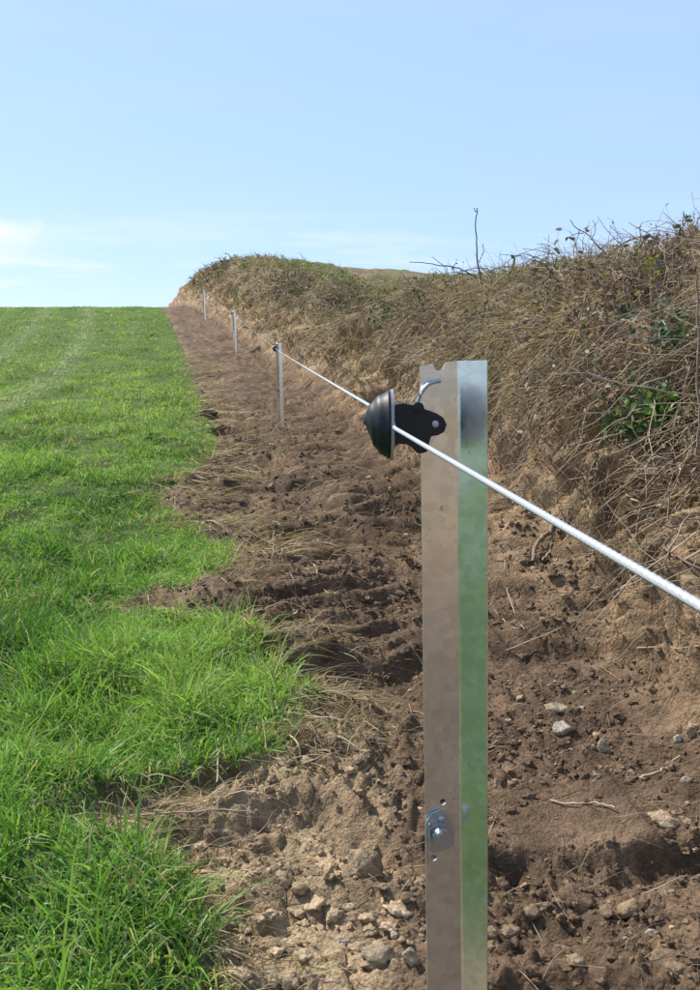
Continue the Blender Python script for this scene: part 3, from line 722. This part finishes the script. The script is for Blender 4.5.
def channel_mesh():
    # path across the sheet in local x (right along the wide face) and y (negative = towards the camera)
    turn = math.acos(max(-1, min(1, (-AX).dot(FX)))); rb = .0065; S = 5; tl = rb * math.tan(turn / 2)
    path = [(-W, 0), (-tl, 0)]
    for i in range(1, S): a = turn * i / S; path.append((-tl + rb * math.sin(a), -rb + rb * math.cos(a)))
    path.append((tl * math.cos(turn), -tl * math.sin(turn))); path.append((FL * math.cos(turn), -FL * math.sin(turn)))
    path = np.array(path); u = np.concatenate([[0], np.cumsum(np.linalg.norm(np.diff(path, axis=0), axis=1))])
    def fold(uu): return np.interp(uu, u, path[:, 0]), np.interp(uu, u, path[:, 1])
    top = HT
    pts, edges = [], []
    def add(p): pts.append(Vector(p)); return len(pts) - 1
    # outline with the little notch and slightly ragged top
    un = .53 * u[1]
    topline = [(u[0], top - .003), (u[1] * .2, top - .0022)]
    topline += [(un - .008, top), (un - .0055, top - .0065), (un - .001, top - .0085), (un + .0035, top - .0075), (un + .0055, top - .002), (un + .008, top + .0012)]
    topline += [(q, top + .0025) for q in u[1:]]
    col_top = {}
    outline = [(u[0], -DEEP)] + topline + [(u[-1], -DEEP)]
    ids = [add(p) for p in outline]
    for a, b in zip(ids, ids[1:] + ids[:1]): edges.append((a, b))
    for j in range(1, len(u) - 1):
        a = add((u[j], -DEEP)); tj = [i for i, p in zip(ids, outline) if abs(p[0] - u[j]) < 1e-9 and p[1] > 0][0]
        edges.append((a, tj))
    holes = []
    def hole(uc, z, rr, ry=None):
        ry = ry or rr; h = [add((uc + rr * math.cos(k * math.pi / 7), z + ry * math.sin(k * math.pi / 7))) for k in range(14)]
        for a, b in zip(h, h[1:] + h[:1]): edges.append((a, b))
        holes.append((uc, z, rr, ry))
    def web_u(px, py): q = loc(on_web(px, py, 0)); return W + q.x, q.z
    for (px, py, rr) in ((443, 802, .0042), (434, 858, .0040), (440, 700, .0), (441, 560, .0)):
        if rr > 0:
            uc, z = web_u(px, py); hole(uc, z, rr)
    for z in (HT - .62 - .2 * i for i in range(3)):
        pass
    v2, e2, f2, _, _, _ = mg.delaunay_2d_cdt([Vector((p[0], p[1])) for p in pts], edges, [], 0, 1e-7)
    oy = np.array([p[0] for p in topline]); oz = np.array([p[1] for p in topline])
    F = []
    for f in f2:
        cx = sum(v2[i][0] for i in f) / 3; cz = sum(v2[i][1] for i in f) / 3
        if cz > np.interp(cx, oy, oz): continue
        if any(((cx - h[0]) / h[2]) ** 2 + ((cz - h[1]) / h[3]) ** 2 < .98 for h in holes): continue
        F.append(list(f))
    V = [(*fold(v[0]), v[1]) for v in v2]
    me = bpy.data.meshes.new('channel'); me.from_pydata(V, [], F); me.update(); return me
ch_me = channel_mesh()

def prism(outline, nrm, th):
    """closed plate from a 3D outline, thickened along nrm; rounded edge by a bevel modifier"""
    n = len(outline); V = [tuple(p) for p in outline] + [tuple(p + nrm * th) for p in outline]
    F = [list(range(n))[::-1], list(range(n, 2 * n))] + [[i, (i + 1) % n, n + (i + 1) % n, n + i] for i in range(n)]
    me = bpy.data.meshes.new('plate'); me.from_pydata(V, [], F); me.update(); return me
def bevel(o, wd=.0008, seg=2):
    m = o.modifiers.new('bevel', 'BEVEL'); m.width = wd; m.segments = seg; m.limit_method = 'ANGLE'; return o
def disc(centre, nrm, r, th, sides=20, dome=0.0):
    nrm = nrm.normalized(); a = nrm.orthogonal().normalized(); b = nrm.cross(a)
    V, F = [], []
    rings = [(r, 0), (r, th)] + ([(r * math.cos(q), th + dome * math.sin(q)) for q in (.4, .8, 1.2)] if dome else [])
    for rr, h in rings:
        for i in range(sides):
            t = 2 * math.pi * i / sides; V.append(tuple(centre + (a * math.cos(t) + b * math.sin(t)) * rr + nrm * h))
    for k in range(len(rings) - 1):
        for i in range(sides): F.append([k * sides + i, k * sides + (i + 1) % sides, (k + 1) * sides + (i + 1) % sides, (k + 1) * sides + i])
    F.append(list(range(sides))[::-1]); F.append(list(range((len(rings) - 1) * sides, len(rings) * sides)))
    me = bpy.data.meshes.new('disc'); me.from_pydata(V, [], F); me.update(); return me
def shade(o, ang=35):
    o.data.polygons.foreach_set('use_smooth', np.ones(len(o.data.polygons), bool)); o.data.update()
    try: o.data.set_sharp_from_angle(angle=math.radians(ang))
    except Exception: pass
    return o

post = empty('fence_post'); post.matrix_basis = Mp
tag(post, 'shiny galvanised steel angle post standing close to the camera', 'fence post', 'galvanised fence posts along the track')
ch = link('channel', ch_me, M_GALV, post)
sm = ch.modifiers.new('sheet', 'SOLIDIFY'); sm.thickness = .0024; sm.offset = -1
# insulator
YC = .945
hub = at(391.5, 425, YC)
armpx = [(393, 404), (402, 402.5), (412, 405), (424, 409), (434, 412.5), (441, 417), (444.5, 424), (442, 431), (436, 434.5), (429, 435.5), (427, 443), (425, 451), (417, 453), (411, 447), (405, 443.5), (398, 443), (393, 445)]
nrm = axis.cross(AX).normalized(); nrm = nrm if nrm.dot(NX) > 0 else -nrm
arm_me = prism([on_web(px, py, .003) for px, py in armpx], nrm, .012)
arm = link('insulator', arm_me, M_BLACK, post, MI); bevel(arm, .0012); tag(arm, 'black plastic insulator arm bolted to the post')
boss = link('boss', disc(on_web(416, 408, .004), nrm, .0075, .010, 18, .002), M_BLACK, arm, Matrix.Identity(4))
bolt = link('bolt', disc(on_web(435, 424, .0148), nrm, .0042, .0022, 16, .0012), M_ZINC, arm, Matrix.Identity(4))
cl_ = np.array([list(on_web(px, py, dl)) for px, py, dl in ((417, 404, .004), (420, 396, .005), (424, 389, .006), (429, 384, .006), (435, 381.5, .005), (440, 381, .002))])
cu = [smooth_interp(np.linspace(0, 1, 6), cl_[:, i]) for i in range(3)]; tq = np.linspace(0, 1, 20)
link('clip', mesh_np('clip', *tubes(np.stack([f(tq) for f in cu], -1)[None], np.full((1, 20), .0024), 8)), M_ZINC, arm, Matrix.Identity(4))
def shed_mesh():
    rz, rl, ry = .0375, .0285, .030
    V, F = [], []; A, B = 24, 17
    def g(th, ph, s):                                               # th around the rim, ph from rim (0) to apex
        return (hub.x - s * rl * math.sin(ph) ** 1.2 * (1 + .10 * math.cos(th)), hub.y + s * ry * math.cos(ph) * math.sin(th), hub.z + s * rz * math.cos(ph) * math.cos(th))
    for s in (1.0, .86):
        for j in range(B):
            for i in range(A): ph_ = (math.pi / 2 - .04) * j / (B - 1); V.append(g(2 * math.pi * i / A, ph_, s * (1 + (.035 if j % 4 == 2 else 0) * (s == 1.0))))
    for q in range(2):
        o = q * A * B
        for j in range(B - 1):
            for i in range(A):
                f = [o + j * A + i, o + j * A + (i + 1) % A, o + (j + 1) * A + (i + 1) % A, o + (j + 1) * A + i]; F.append(f if q else f[::-1])
        t = [o + (B - 1) * A + i for i in range(A)]; F.append(t if q else t[::-1])
    for i in range(A): F.append([i, (i + 1) % A, A * B + (i + 1) % A, A * B + i])
    me = bpy.data.meshes.new('shed'); me.from_pydata(V, [], F); me.update(); return me
shed = shade(link('shed', shed_mesh(), M_BLACK, arm, Matrix.Identity(4)), 50)
M_RIM = mat_plain('sunlit_plastic_rim', (.26, .27, .28), .4, spec=.6, bump=.2, bscale=250, bdist=.0006)  # paler than the black shed: sunlit rim highlight put into the colour
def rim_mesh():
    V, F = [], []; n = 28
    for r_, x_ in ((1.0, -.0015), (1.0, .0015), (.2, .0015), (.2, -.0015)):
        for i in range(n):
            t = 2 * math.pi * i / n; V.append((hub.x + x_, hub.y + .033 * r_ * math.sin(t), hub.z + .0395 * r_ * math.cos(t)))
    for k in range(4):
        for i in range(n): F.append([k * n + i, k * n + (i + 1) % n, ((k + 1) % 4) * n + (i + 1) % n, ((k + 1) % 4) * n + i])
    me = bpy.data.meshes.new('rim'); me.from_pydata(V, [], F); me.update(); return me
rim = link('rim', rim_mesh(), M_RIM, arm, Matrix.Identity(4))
# bolt and lug lower down
bc = on_web(438, 834, .0003)
lug_px = [(426, 820), (431, 812), (439, 809), (448, 814), (452, 823), (455, 832), (453, 843), (445, 849), (434, 852), (426, 848), (424.5, 834)]
lug = link('clamp_bolt', prism([on_web(px, py, .001) for px, py in lug_px], nrm, .0028), M_ZINC, post, MI); bevel(lug, .0007); tag(lug, 'bright zinc bolt and lug on the wide face')
link('washer', disc(on_web(439, 833, .0040), nrm, .0150, .0016, 22), M_ZINC, lug, Matrix.Identity(4))
hx = link('nut', disc(on_web(439, 833, .0056), nrm, .0112, .0095, 6), M_ZINC, lug, Matrix.Identity(4)); bevel(hx, .0008)
shade(link('bolt_end', disc(on_web(439, 833, .0150), nrm, .0045, .006, 16, .001), M_ZINC, lug, Matrix.Identity(4)), 40)
tb = [on_web(430, 822, .004), on_web(430, 843, .004)]
link('tab', prism([tb[0], tb[1], tb[1] + nrm * .010 + AX * .002, tb[0] + nrm * .007 + AX * .002], AX, .0018), M_ZINC, lug, Matrix.Identity(4))
for i_, c in enumerate((on_web(441, 818, .0038),)):
    shade(link('rivet', disc(c, nrm, .0045, .003, 14, .0025), M_ZINC, lug, Matrix.Identity(4)), 40)

def copy_tree(o, parent=None):
    c = o.copy(); C.objects.link(c); c.parent = parent
    if parent is not None: c.matrix_parent_inverse = o.matrix_parent_inverse.copy()
    for chd in list(o.children): copy_tree(chd, c)
    return c
spots = [(280, 343, 430, 10.7, 'second steel post from the camera, where the rope bends up the track'),
         (234.5, 311, 353, 22.3, 'third steel post from the camera, small against the bank'),
         (204, 290, 320, 31.0, 'farthest clear steel post, beneath the left end of the bank')]
ANCH = [hub]
for i, (px, pt, pb, y, lab) in enumerate(spots):
    r_ = copy_tree(post); top_ = at(px, pt, y)
    x_ = top_.x; t_ = x_ - float(P(y)); z_ = float(surf(np.array([y]), np.array([t_]), 1.0)[0][0, 2])
    R3 = Matrix.Rotation(math.radians((40, 42, 38, 40)[i]), 4, 'Z')
    m3 = Mp.copy(); m3.translation = (0, 0, 0)
    sc_h = (top_.z - z_) / HT
    r_.matrix_basis = Matrix.Translation((x_, y, z_)) @ R3 @ m3 @ Matrix.Diagonal((1.12, 1.12, sc_h, 1))
    tag(r_, lab)
    ANCH.append(r_.matrix_basis @ loc(hub))

# ------------------------------------------------------------------ the electric rope
rear = at(377, 410, .985); front = at(393.5, 427.5, .912); nearp = at(700, 606, .30)
dirn = (nearp - front).normalized()
pts = [front + dirn * 9.0, front + dirn * 4.5, nearp, front, hub + Vector((.002, .0, .0)), rear]
def sagline(a, b, sag, n):
    return [a.lerp(b, k / n) - Vector((0, 0, sag * 4 * (k / n) * (1 - k / n))) for k in range(1, n + 1)]
seq = [front + dirn * (9.0 * (1 - k / 60)) for k in range(60)] + [front, hub + Vector((.002, -.012, .002)), hub + Vector((0, .012, .008)), rear]
A = rear
for b in ANCH[1:]:
    seq += sagline(A, b, .004, 24); A = b
seq = np.array([list(v) for v in seq])
sl_ = np.concatenate([[0], np.cumsum(np.linalg.norm(np.diff(seq, axis=0), axis=1))])
def along(s): return np.stack([np.interp(s, sl_, seq[:, i]) for i in range(3)], -1)
s_near0, s_near1 = 7.6, 9.0 + 2.5
parts = []
ss = np.arange(s_near0, s_near1, .005); q = along(ss); qs = q.copy()
for i in range(3): qs[3:-3, i] = np.convolve(q[:, i], np.ones(7) / 7, 'valid')
T = np.gradient(qs, axis=0); T /= np.linalg.norm(T, axis=1, keepdims=True); A_ = np.cross(T, [0, 0, 1.0]); A_ /= np.linalg.norm(A_, axis=1, keepdims=True); B_ = np.cross(T, A_)
RR = .0023
for k in range(5):
    ph = ss * 2 * math.pi / .026 + k * 2 * math.pi / 5
    parts.append(tubes((qs + (A_ * np.cos(ph)[:, None] + B_ * np.sin(ph)[:, None]) * RR * .27)[None], np.full((1, len(ss)), RR * .75), 6)[:3])
for a, b in ((0, s_near0 + .01), (s_near1 - .01, sl_[-1])):
    s2 = np.linspace(a, b, 140); q2 = along(s2)
    parts.append(tubes(q2[None], np.full((1, len(s2)), RR) * np.clip(q2[None, :, 1] / 14, 1, 1.25), 6))
o = link('electric_rope', mesh_np('electric_rope', *merge(parts)), M_ROPE)
tag(o, 'white electric fence rope strung from post to post past the camera', 'rope')

# ------------------------------------------------------------------ bare twigs on the skyline
def twig(name, px_pts, y, r0, r1, col, label, cat, branches=(), part='branch', dy=0.0):
    pts = [at(px, py, y + dy * i) for i, (px, py) in enumerate(px_pts)]
    cc = np.array(col)
    me = polytube(name, pts, r0, r1, None)
    a = me.color_attributes.new('Col', 'FLOAT_COLOR', 'POINT')
    n = len(me.vertices); c4 = np.ones((n, 4), np.float32); c4[:, :3] = cc * rng.uniform(.8, 1.2, (n, 1)); a.data.foreach_set('color', c4.ravel())
    o = link(name, me, M_TWIG); tag(o, label, cat)
    for b in branches:
        m2 = polytube(part, [at(px, py, y + .02 * k) for k, (px, py) in enumerate(b)], r0 * .6, r1 * .7, None)
        a = m2.color_attributes.new('Col', 'FLOAT_COLOR', 'POINT'); n = len(m2.vertices); c4 = np.ones((n, 4), np.float32); c4[:, :3] = cc; a.data.foreach_set('color', c4.ravel())
        link(part, m2, M_TWIG, o)
    return o
TB = (.10, .08, .065)
twig('bare_twig', [(482, 300), (481, 272), (478, 245), (476.5, 226), (477, 208)], 7.6, .008, .0045, TB, 'tall bare upright twig rising highest against the sky', 'twig', [[(480, 262), (484, 252), (483, 244)], [(476.5, 212), (474, 208)]])
twig('bare_twig', [(478, 279), (460, 271), (443, 266), (428, 264), (409, 262)], 7.8, .007, .003, TB, 'thin bare twig leaning left over the bank top', 'twig', [[(446, 267), (436, 260), (432, 257)], [(470, 275), (455, 273), (440, 274)]])
twig('bare_twig', [(507, 292), (510, 276), (513, 265), (515, 258)], 7.3, .011, .008, (.10, .08, .065), 'short dark stub of a stick on the bank top', 'twig')
twig('bare_twig', [(612, 262), (598, 247), (588, 236), (578, 228), (570, 220)], 5.6, .005, .0022, TB, 'fine twig slanting up to the left above the bank', 'twig', [[(592, 240), (595, 228), (593, 220)], [(584, 233), (574, 234), (566, 240)], [(600, 250), (612, 240), (622, 236)], [(580, 229), (577, 238), (573, 246)]])
twig('bramble', [(608, 256), (618, 247), (630, 240), (642, 237), (656, 239), (668, 250)], 4.9, .006, .004, (.17, .12, .09), 'arched bramble stem on the skyline left of the tall bush', 'bramble')
twig('bramble', [(696, 455), (697.5, 410), (697, 365), (698, 320), (697, 275)], 2.95, .0048, .0035, (.25, .20, .15), 'straight pale upright stem at the right edge of the picture', 'bramble')
twig('bramble', [(585, 372), (615, 381), (650, 388), (682, 394), (704, 398)], 3.12, .0042, .003, (.40, .33, .24), 'long pale stem slanting down to the right in the bush', 'bramble', [[(640, 386), (662, 378), (690, 366)]], dy=-.02)
twig('bramble', [(622, 335), (650, 337), (676, 341), (704, 345)], 3.2, .0035, .003, (.26, .22, .18), 'pale stem lying level across the dark gap of the bush', 'bramble', dy=-.02)
twig('bramble', [(628, 352), (655, 355), (684, 357), (704, 358)], 3.2, .004, .0035, (.30, .25, .20), 'thin stem just below the level pale stem in the bush', 'bramble', dy=-.02)
twig('bramble', [(612, 454), (632, 446), (655, 436), (680, 428), (702, 421)], 2.9, .004, .0028, (.24, .19, .13), 'stem rising to the right below the green leaves', 'bramble')
def lying(name, px_pts, r0, r1, col, label, cat, lift=.012):
    pts = [hit(px, py, lift * (1 + .8 * (i % 2))) for i, (px, py) in enumerate(px_pts)]
    me = polytube(name, pts, r0, r1, None)
    a = me.color_attributes.new('Col', 'FLOAT_COLOR', 'POINT'); n = len(me.vertices); c4 = np.ones((n, 4), np.float32)
    c4[:, :3] = np.array(col) * rng.uniform(.8, 1.15, (n, 1)); a.data.foreach_set('color', c4.ravel())
    return tag(link(name, me, M_TWIG), label, cat)
STRAW = (.34, .27, .17)
lying('dry_stem', [(505, 560), (508, 590), (516, 612), (525, 629)], .003, .002, STRAW, 'bent dry straw hanging beside the post, upper arm of the V', 'straw stem')
lying('dry_stem', [(494, 610), (503, 620), (513, 626), (525, 629)], .003, .002, STRAW, 'short dry straw meeting the bent one at its lower tip', 'straw stem')
lying('dry_stem', [(550, 800), (570, 802), (592, 804), (615, 808)], .0032, .0022, (.36, .28, .19), 'thin straight stick lying on soil above the scraped ledge', 'stick')
lying('dry_stem', [(640, 778), (655, 772), (668, 764), (680, 756)], .004, .0025, STRAW, 'pale curved root piece lying up the slope at right', 'stick')
lying('dry_stem', [(637, 648), (655, 648), (675, 647), (700, 646)], .003, .002, (.33, .27, .18), 'pale straw lying level on the bank foot at far right', 'straw stem')
lying('dry_stem', [(560, 520), (552, 535), (542, 548), (533, 562)], .014, .009, (.22, .165, .115), 'thick broken root sticking out of the bank', 'root', .03)
lying('dry_stem', [(556, 522), (553, 540), (548, 555), (542, 560)], .007, .004, (.38, .31, .22), 'pale split sliver beside the thick broken root', 'root', .03)
lying('dry_stem', [(626, 494), (638, 501), (650, 506), (662, 506)], .0045, .003, (.42, .34, .24), 'short pale twig on the bank under the rope', 'twig', .03)
lying('dry_stem', [(664, 545), (675, 556), (688, 563), (702, 570)], .005, .003, (.18, .13, .09), 'dark twig on the bank right under the rope end', 'twig', .03)
lying('dry_stem', [(506, 650), (530, 640), (560, 628), (585, 622)], .0025, .0015, (.38, .30, .20), 'long thin root running across the bare bank foot', 'root')
lying('dry_stem', [(218, 738), (217.5, 755), (217, 772), (217, 782)], .0028, .002, (.38, .32, .21), 'single pale straw standing at the edge of the lower turf', 'straw stem', .05)
lying('dry_stem', [(120, 818), (160, 815), (200, 812), (250, 811)], .0025, .0015, (.36, .30, .21), 'long pale straw lying across the bare notch in the turf', 'straw stem')
lying('dry_stem', [(290, 735), (300, 745), (302, 765), (294, 788)], .0025, .0015, (.50, .38, .20), 'hanging straw loop below the green tuft', 'straw stem')
lying('dry_stem', [(312, 561), (318, 572), (324, 588), (336, 594)], .004, .0025, (.36, .28, .19), 'crooked root on the track left of the post', 'root')
lying('dry_stem', [(255, 612), (285, 602), (304, 608), (312, 622)], .004, .002, (.38, .30, .17), 'thick bent straw stalk on the turf edge', 'straw stem')

# ------------------------------------------------------------------ plants on the bank
def leafy_plant(name, label, cat, px0, px1, py0, py1, yo, nleaf, size, pal, stems=6, group=None, stemcol=(.14, .15, .06), fill=None):
    c = hit((px0 + px1) / 2, py1, .02); root = empty(name, c); tag(root, label, cat, group)
    pts = []
    for i in range(nleaf):
        a, b = rng.normal(0, .38), rng.normal(0, .38)
        px = (px0 + px1) / 2 + a * (px1 - px0) * .75; py = (py0 + py1) / 2 + b * (py1 - py0) * .75
        h = at(px, py, c.y) if yo is not None else hit(px, py, rng.uniform(.06, .24))
        if yo is not None: h = h + Vector((0, rng.normal(0, yo), 0))
        pts.append(list(h))
    pts = np.array(pts)
    pal = np.array(pal); col = pal[rng.integers(0, len(pal), nleaf)] * rng.uniform(.75, 1.25, (nleaf, 1))
    nn = np.tile(np.array([-.5, -.6, .65]), (nleaf, 1))
    mi = Matrix.Translation(-c)
    lm = link('leaves', mesh_np('leaves', *leaf_quads(pts, nn, rng.uniform(.6, 1.2, nleaf) * size, col)), M_LEAF, root, mi); lm['kind'] = 'stuff'
    k = 6; tt = np.linspace(0, 1, k); ends = pts[rng.choice(nleaf, stems, replace=False)]
    st = np.array(c)[None] + rng.normal(0, .02, (stems, 3))
    Q = st[:, None] + (ends - st)[:, None] * tt[None, :, None]; Q[..., 2] += .12 * np.linalg.norm(ends - st, axis=1)[:, None] * np.sin(tt * math.pi)[None]
    Q += rng.normal(0, .004, Q.shape)
    sm_ = link('stems', mesh_np('stems', *tubes(Q, np.full((stems, k), size * .10), 4, np.tile(np.array(stemcol), (stems, 1)))), M_TWIG, root, mi); sm_['kind'] = 'stuff'
    return root
GRN = [(.07, .15, .03), (.11, .21, .04), (.045, .095, .025), (.16, .23, .06)]
leafy_plant('leafy_plant', 'bright green leafy plant low in the bank at the right', 'plant', 630, 694, 384, 432, None, 300, .026, GRN, 20)
leafy_plant('leafy_plant', 'darker green leafy sprig left of the bright green plant', 'plant', 604, 646, 406, 440, None, 110, .022, [(.045, .085, .03), (.07, .12, .035)], 8)
leafy_plant('leafy_plant', 'green leaves in the dark gap beside the upright stem', 'plant', 650, 702, 310, 350, None, 120, .024, [(.03, .07, .025), (.05, .10, .03)], 8)
leafy_plant('leafy_plant', 'small dark green sprig in the middle of the dead growth', 'plant', 616, 636, 306, 320, None, 22, .018, [(.04, .075, .03), (.06, .11, .03)], 4)
leafy_plant('leafy_plant', 'yellowish sprig under the skyline beside the tall bush', 'plant', 643, 660, 255, 276, None, 26, .020, [(.22, .22, .04), (.28, .26, .06)], 5)
leafy_plant('leafy_plant', 'upright green sprig standing on the skyline', 'plant', 634, 648, 238, 256, .03, 18, .020, [(.14, .20, .05), (.10, .15, .04)], 4)
leafy_plant('leafy_plant', 'dark leafy bush on the crest left of the upright sprig', 'plant', 535, 562, 262, 280, .08, 40, .026, [(.05, .075, .03), (.08, .09, .045)], 7)
leafy_plant('leafy_plant', 'dark ivy clump on the bank above the second post', 'plant', 366, 396, 298, 330, None, 70, .036, [(.055, .085, .03), (.09, .11, .05)], 8)
# dead bramble bushes heaped on the bank
def bramble_bush(label, y0, y1, t0, t1, nst, nlf, puff, lsize, up=0.0, green=.10, dark=1.0):
    yc, tc_ = (y0 + y1) / 2, (t0 + t1) / 2
    c = Vector(bank_frame(np.array([yc]), np.array([tc_]))[0][0]); root = empty('bramble_bush', c); tag(root, label, 'bush'); mi = Matrix.Translation(-c)
    def sample(n):
        a = rng.uniform(0, 6.28, n); r_ = np.sqrt(rng.random(n)) * (1 + .18 * np.sin(3 * a + y0))
        y = yc + (y1 - y0) / 2 * r_ * np.cos(a); t = tc_ + (t1 - t0) / 2 * r_ * np.sin(a)
        p, ax, bx, nn = bank_frame(y, t, 0)
        lift = puff * np.clip(1.1 - r_ ** 2, .1, 1) * (.65 + .6 * fbm(y * 3, t * 3, 2, 171))
        return p, nn, lift, r_
    p, nn, lift, r_ = sample(nst); k = 9; tt = np.linspace(0, 1, k)
    d0 = rng.normal(size=(nst, 3)) + nn * .7 + np.array([0, 0, .3 + up]); d0 /= np.linalg.norm(d0, axis=1, keepdims=True)
    ln = rng.uniform(.25, .8, nst) * puff / .3
    ln = np.minimum(ln, 1.1)
    st = p + nn * (lift * rng.random(nst) * .75)[:, None]
    bend = rng.normal(size=(nst, 3)); wig = np.cumsum(rng.normal(0, .010, (nst, k, 3)), axis=1)
    Q = st[:, None] + d0[:, None] * (ln[:, None] * tt)[..., None] + bend[:, None] * (.16 * ln[:, None] * tt ** 2)[..., None] + wig
    Q[..., 2] -= (.55 - .3 * up) * ln[:, None] * tt ** 2
    pal = np.array([[.33, .25, .165], [.20, .145, .095], [.46, .365, .25], [.095, .073, .052]]) * dark
    col = pal[rng.choice(4, nst, p=[.33, .3, .15, .22])] * rng.uniform(.75, 1.2, (nst, 1))
    sc_ = max(1.0, yc / 6)
    o = link('stems', mesh_np('stems', *tubes(Q, (rng.uniform(.0013, .0036, nst) * sc_)[:, None] * (1 - .6 * tt[None]), 4, col)), M_TWIG, root, mi); o['kind'] = 'stuff'
    ii = rng.integers(0, nst, nlf); jj = rng.integers(1, k, nlf); lp = Q[ii, jj] + rng.normal(0, .007, (nlf, 3))
    pl_ = np.array([[.20, .14, .085], [.30, .225, .14], [.105, .08, .055], [.085, .115, .045], [.31, .255, .18]]) * dark
    g_ = green; lc = pl_[rng.choice(5, nlf, p=[.36 - g_ / 2, .24, .24 - g_ / 2, g_, .16])] * rng.uniform(.65, 1.25, (nlf, 1))
    o = link('dead_leaves', mesh_np('dead_leaves', *leaf_quads(lp, np.tile(np.array([-.3, -.5, .6]), (nlf, 1)), rng.uniform(.5, 1.2, nlf) * lsize, lc)), M_LEAF, root, mi); o['kind'] = 'stuff'
    return root
bramble_bush('tall dead bramble bush heaped on the crest at the right edge', 3.7, 5.2, 1.7, 2.7, 620, 1900, .17, .019, .15)
bramble_bush('low dead bramble heap on the bank face under the tall bush', 2.7, 3.9, 1.5, 2.1, 420, 900, .17, .014, 0, .06)
bramble_bush('grey bramble thicket on the bank straight behind the near post', 5.6, 8.0, 1.55, 2.35, 620, 1700, .20, .018, 0, .14, .85)
bramble_bush('dark bramble clump above the black insulator', 8.8, 11.3, 2.15, 2.8, 320, 900, .20, .024, .1, .30, .8)
bramble_bush('greyish bush high on the bank above the second post', 15, 18, 2.2, 2.9, 240, 700, .26, .036, .1, .3, .9)
bramble_bush('dull green scrub on the bank near the third post', 21, 25, 2.1, 2.9, 220, 700, .30, .045, .1, .36, .95)
bramble_bush('dark scrub covering the far rounded end of the bank', 34, 43, 1.7, 3.0, 300, 1000, .26, .065, 0, .34, .95)
twig('bramble', [(668, 262), (674, 246), (681, 233), (688, 222), (692, 216)], 4.2, .005, .0025, (.13, .10, .08), 'top bramble shoot with dark leaves at the upper right', 'bramble')
leafy_plant('leafy_plant', 'few dark leaves on the top shoot at the upper right', 'plant', 682, 700, 212, 228, .02, 9, .030, [(.05, .06, .035), (.08, .07, .05)], 3)
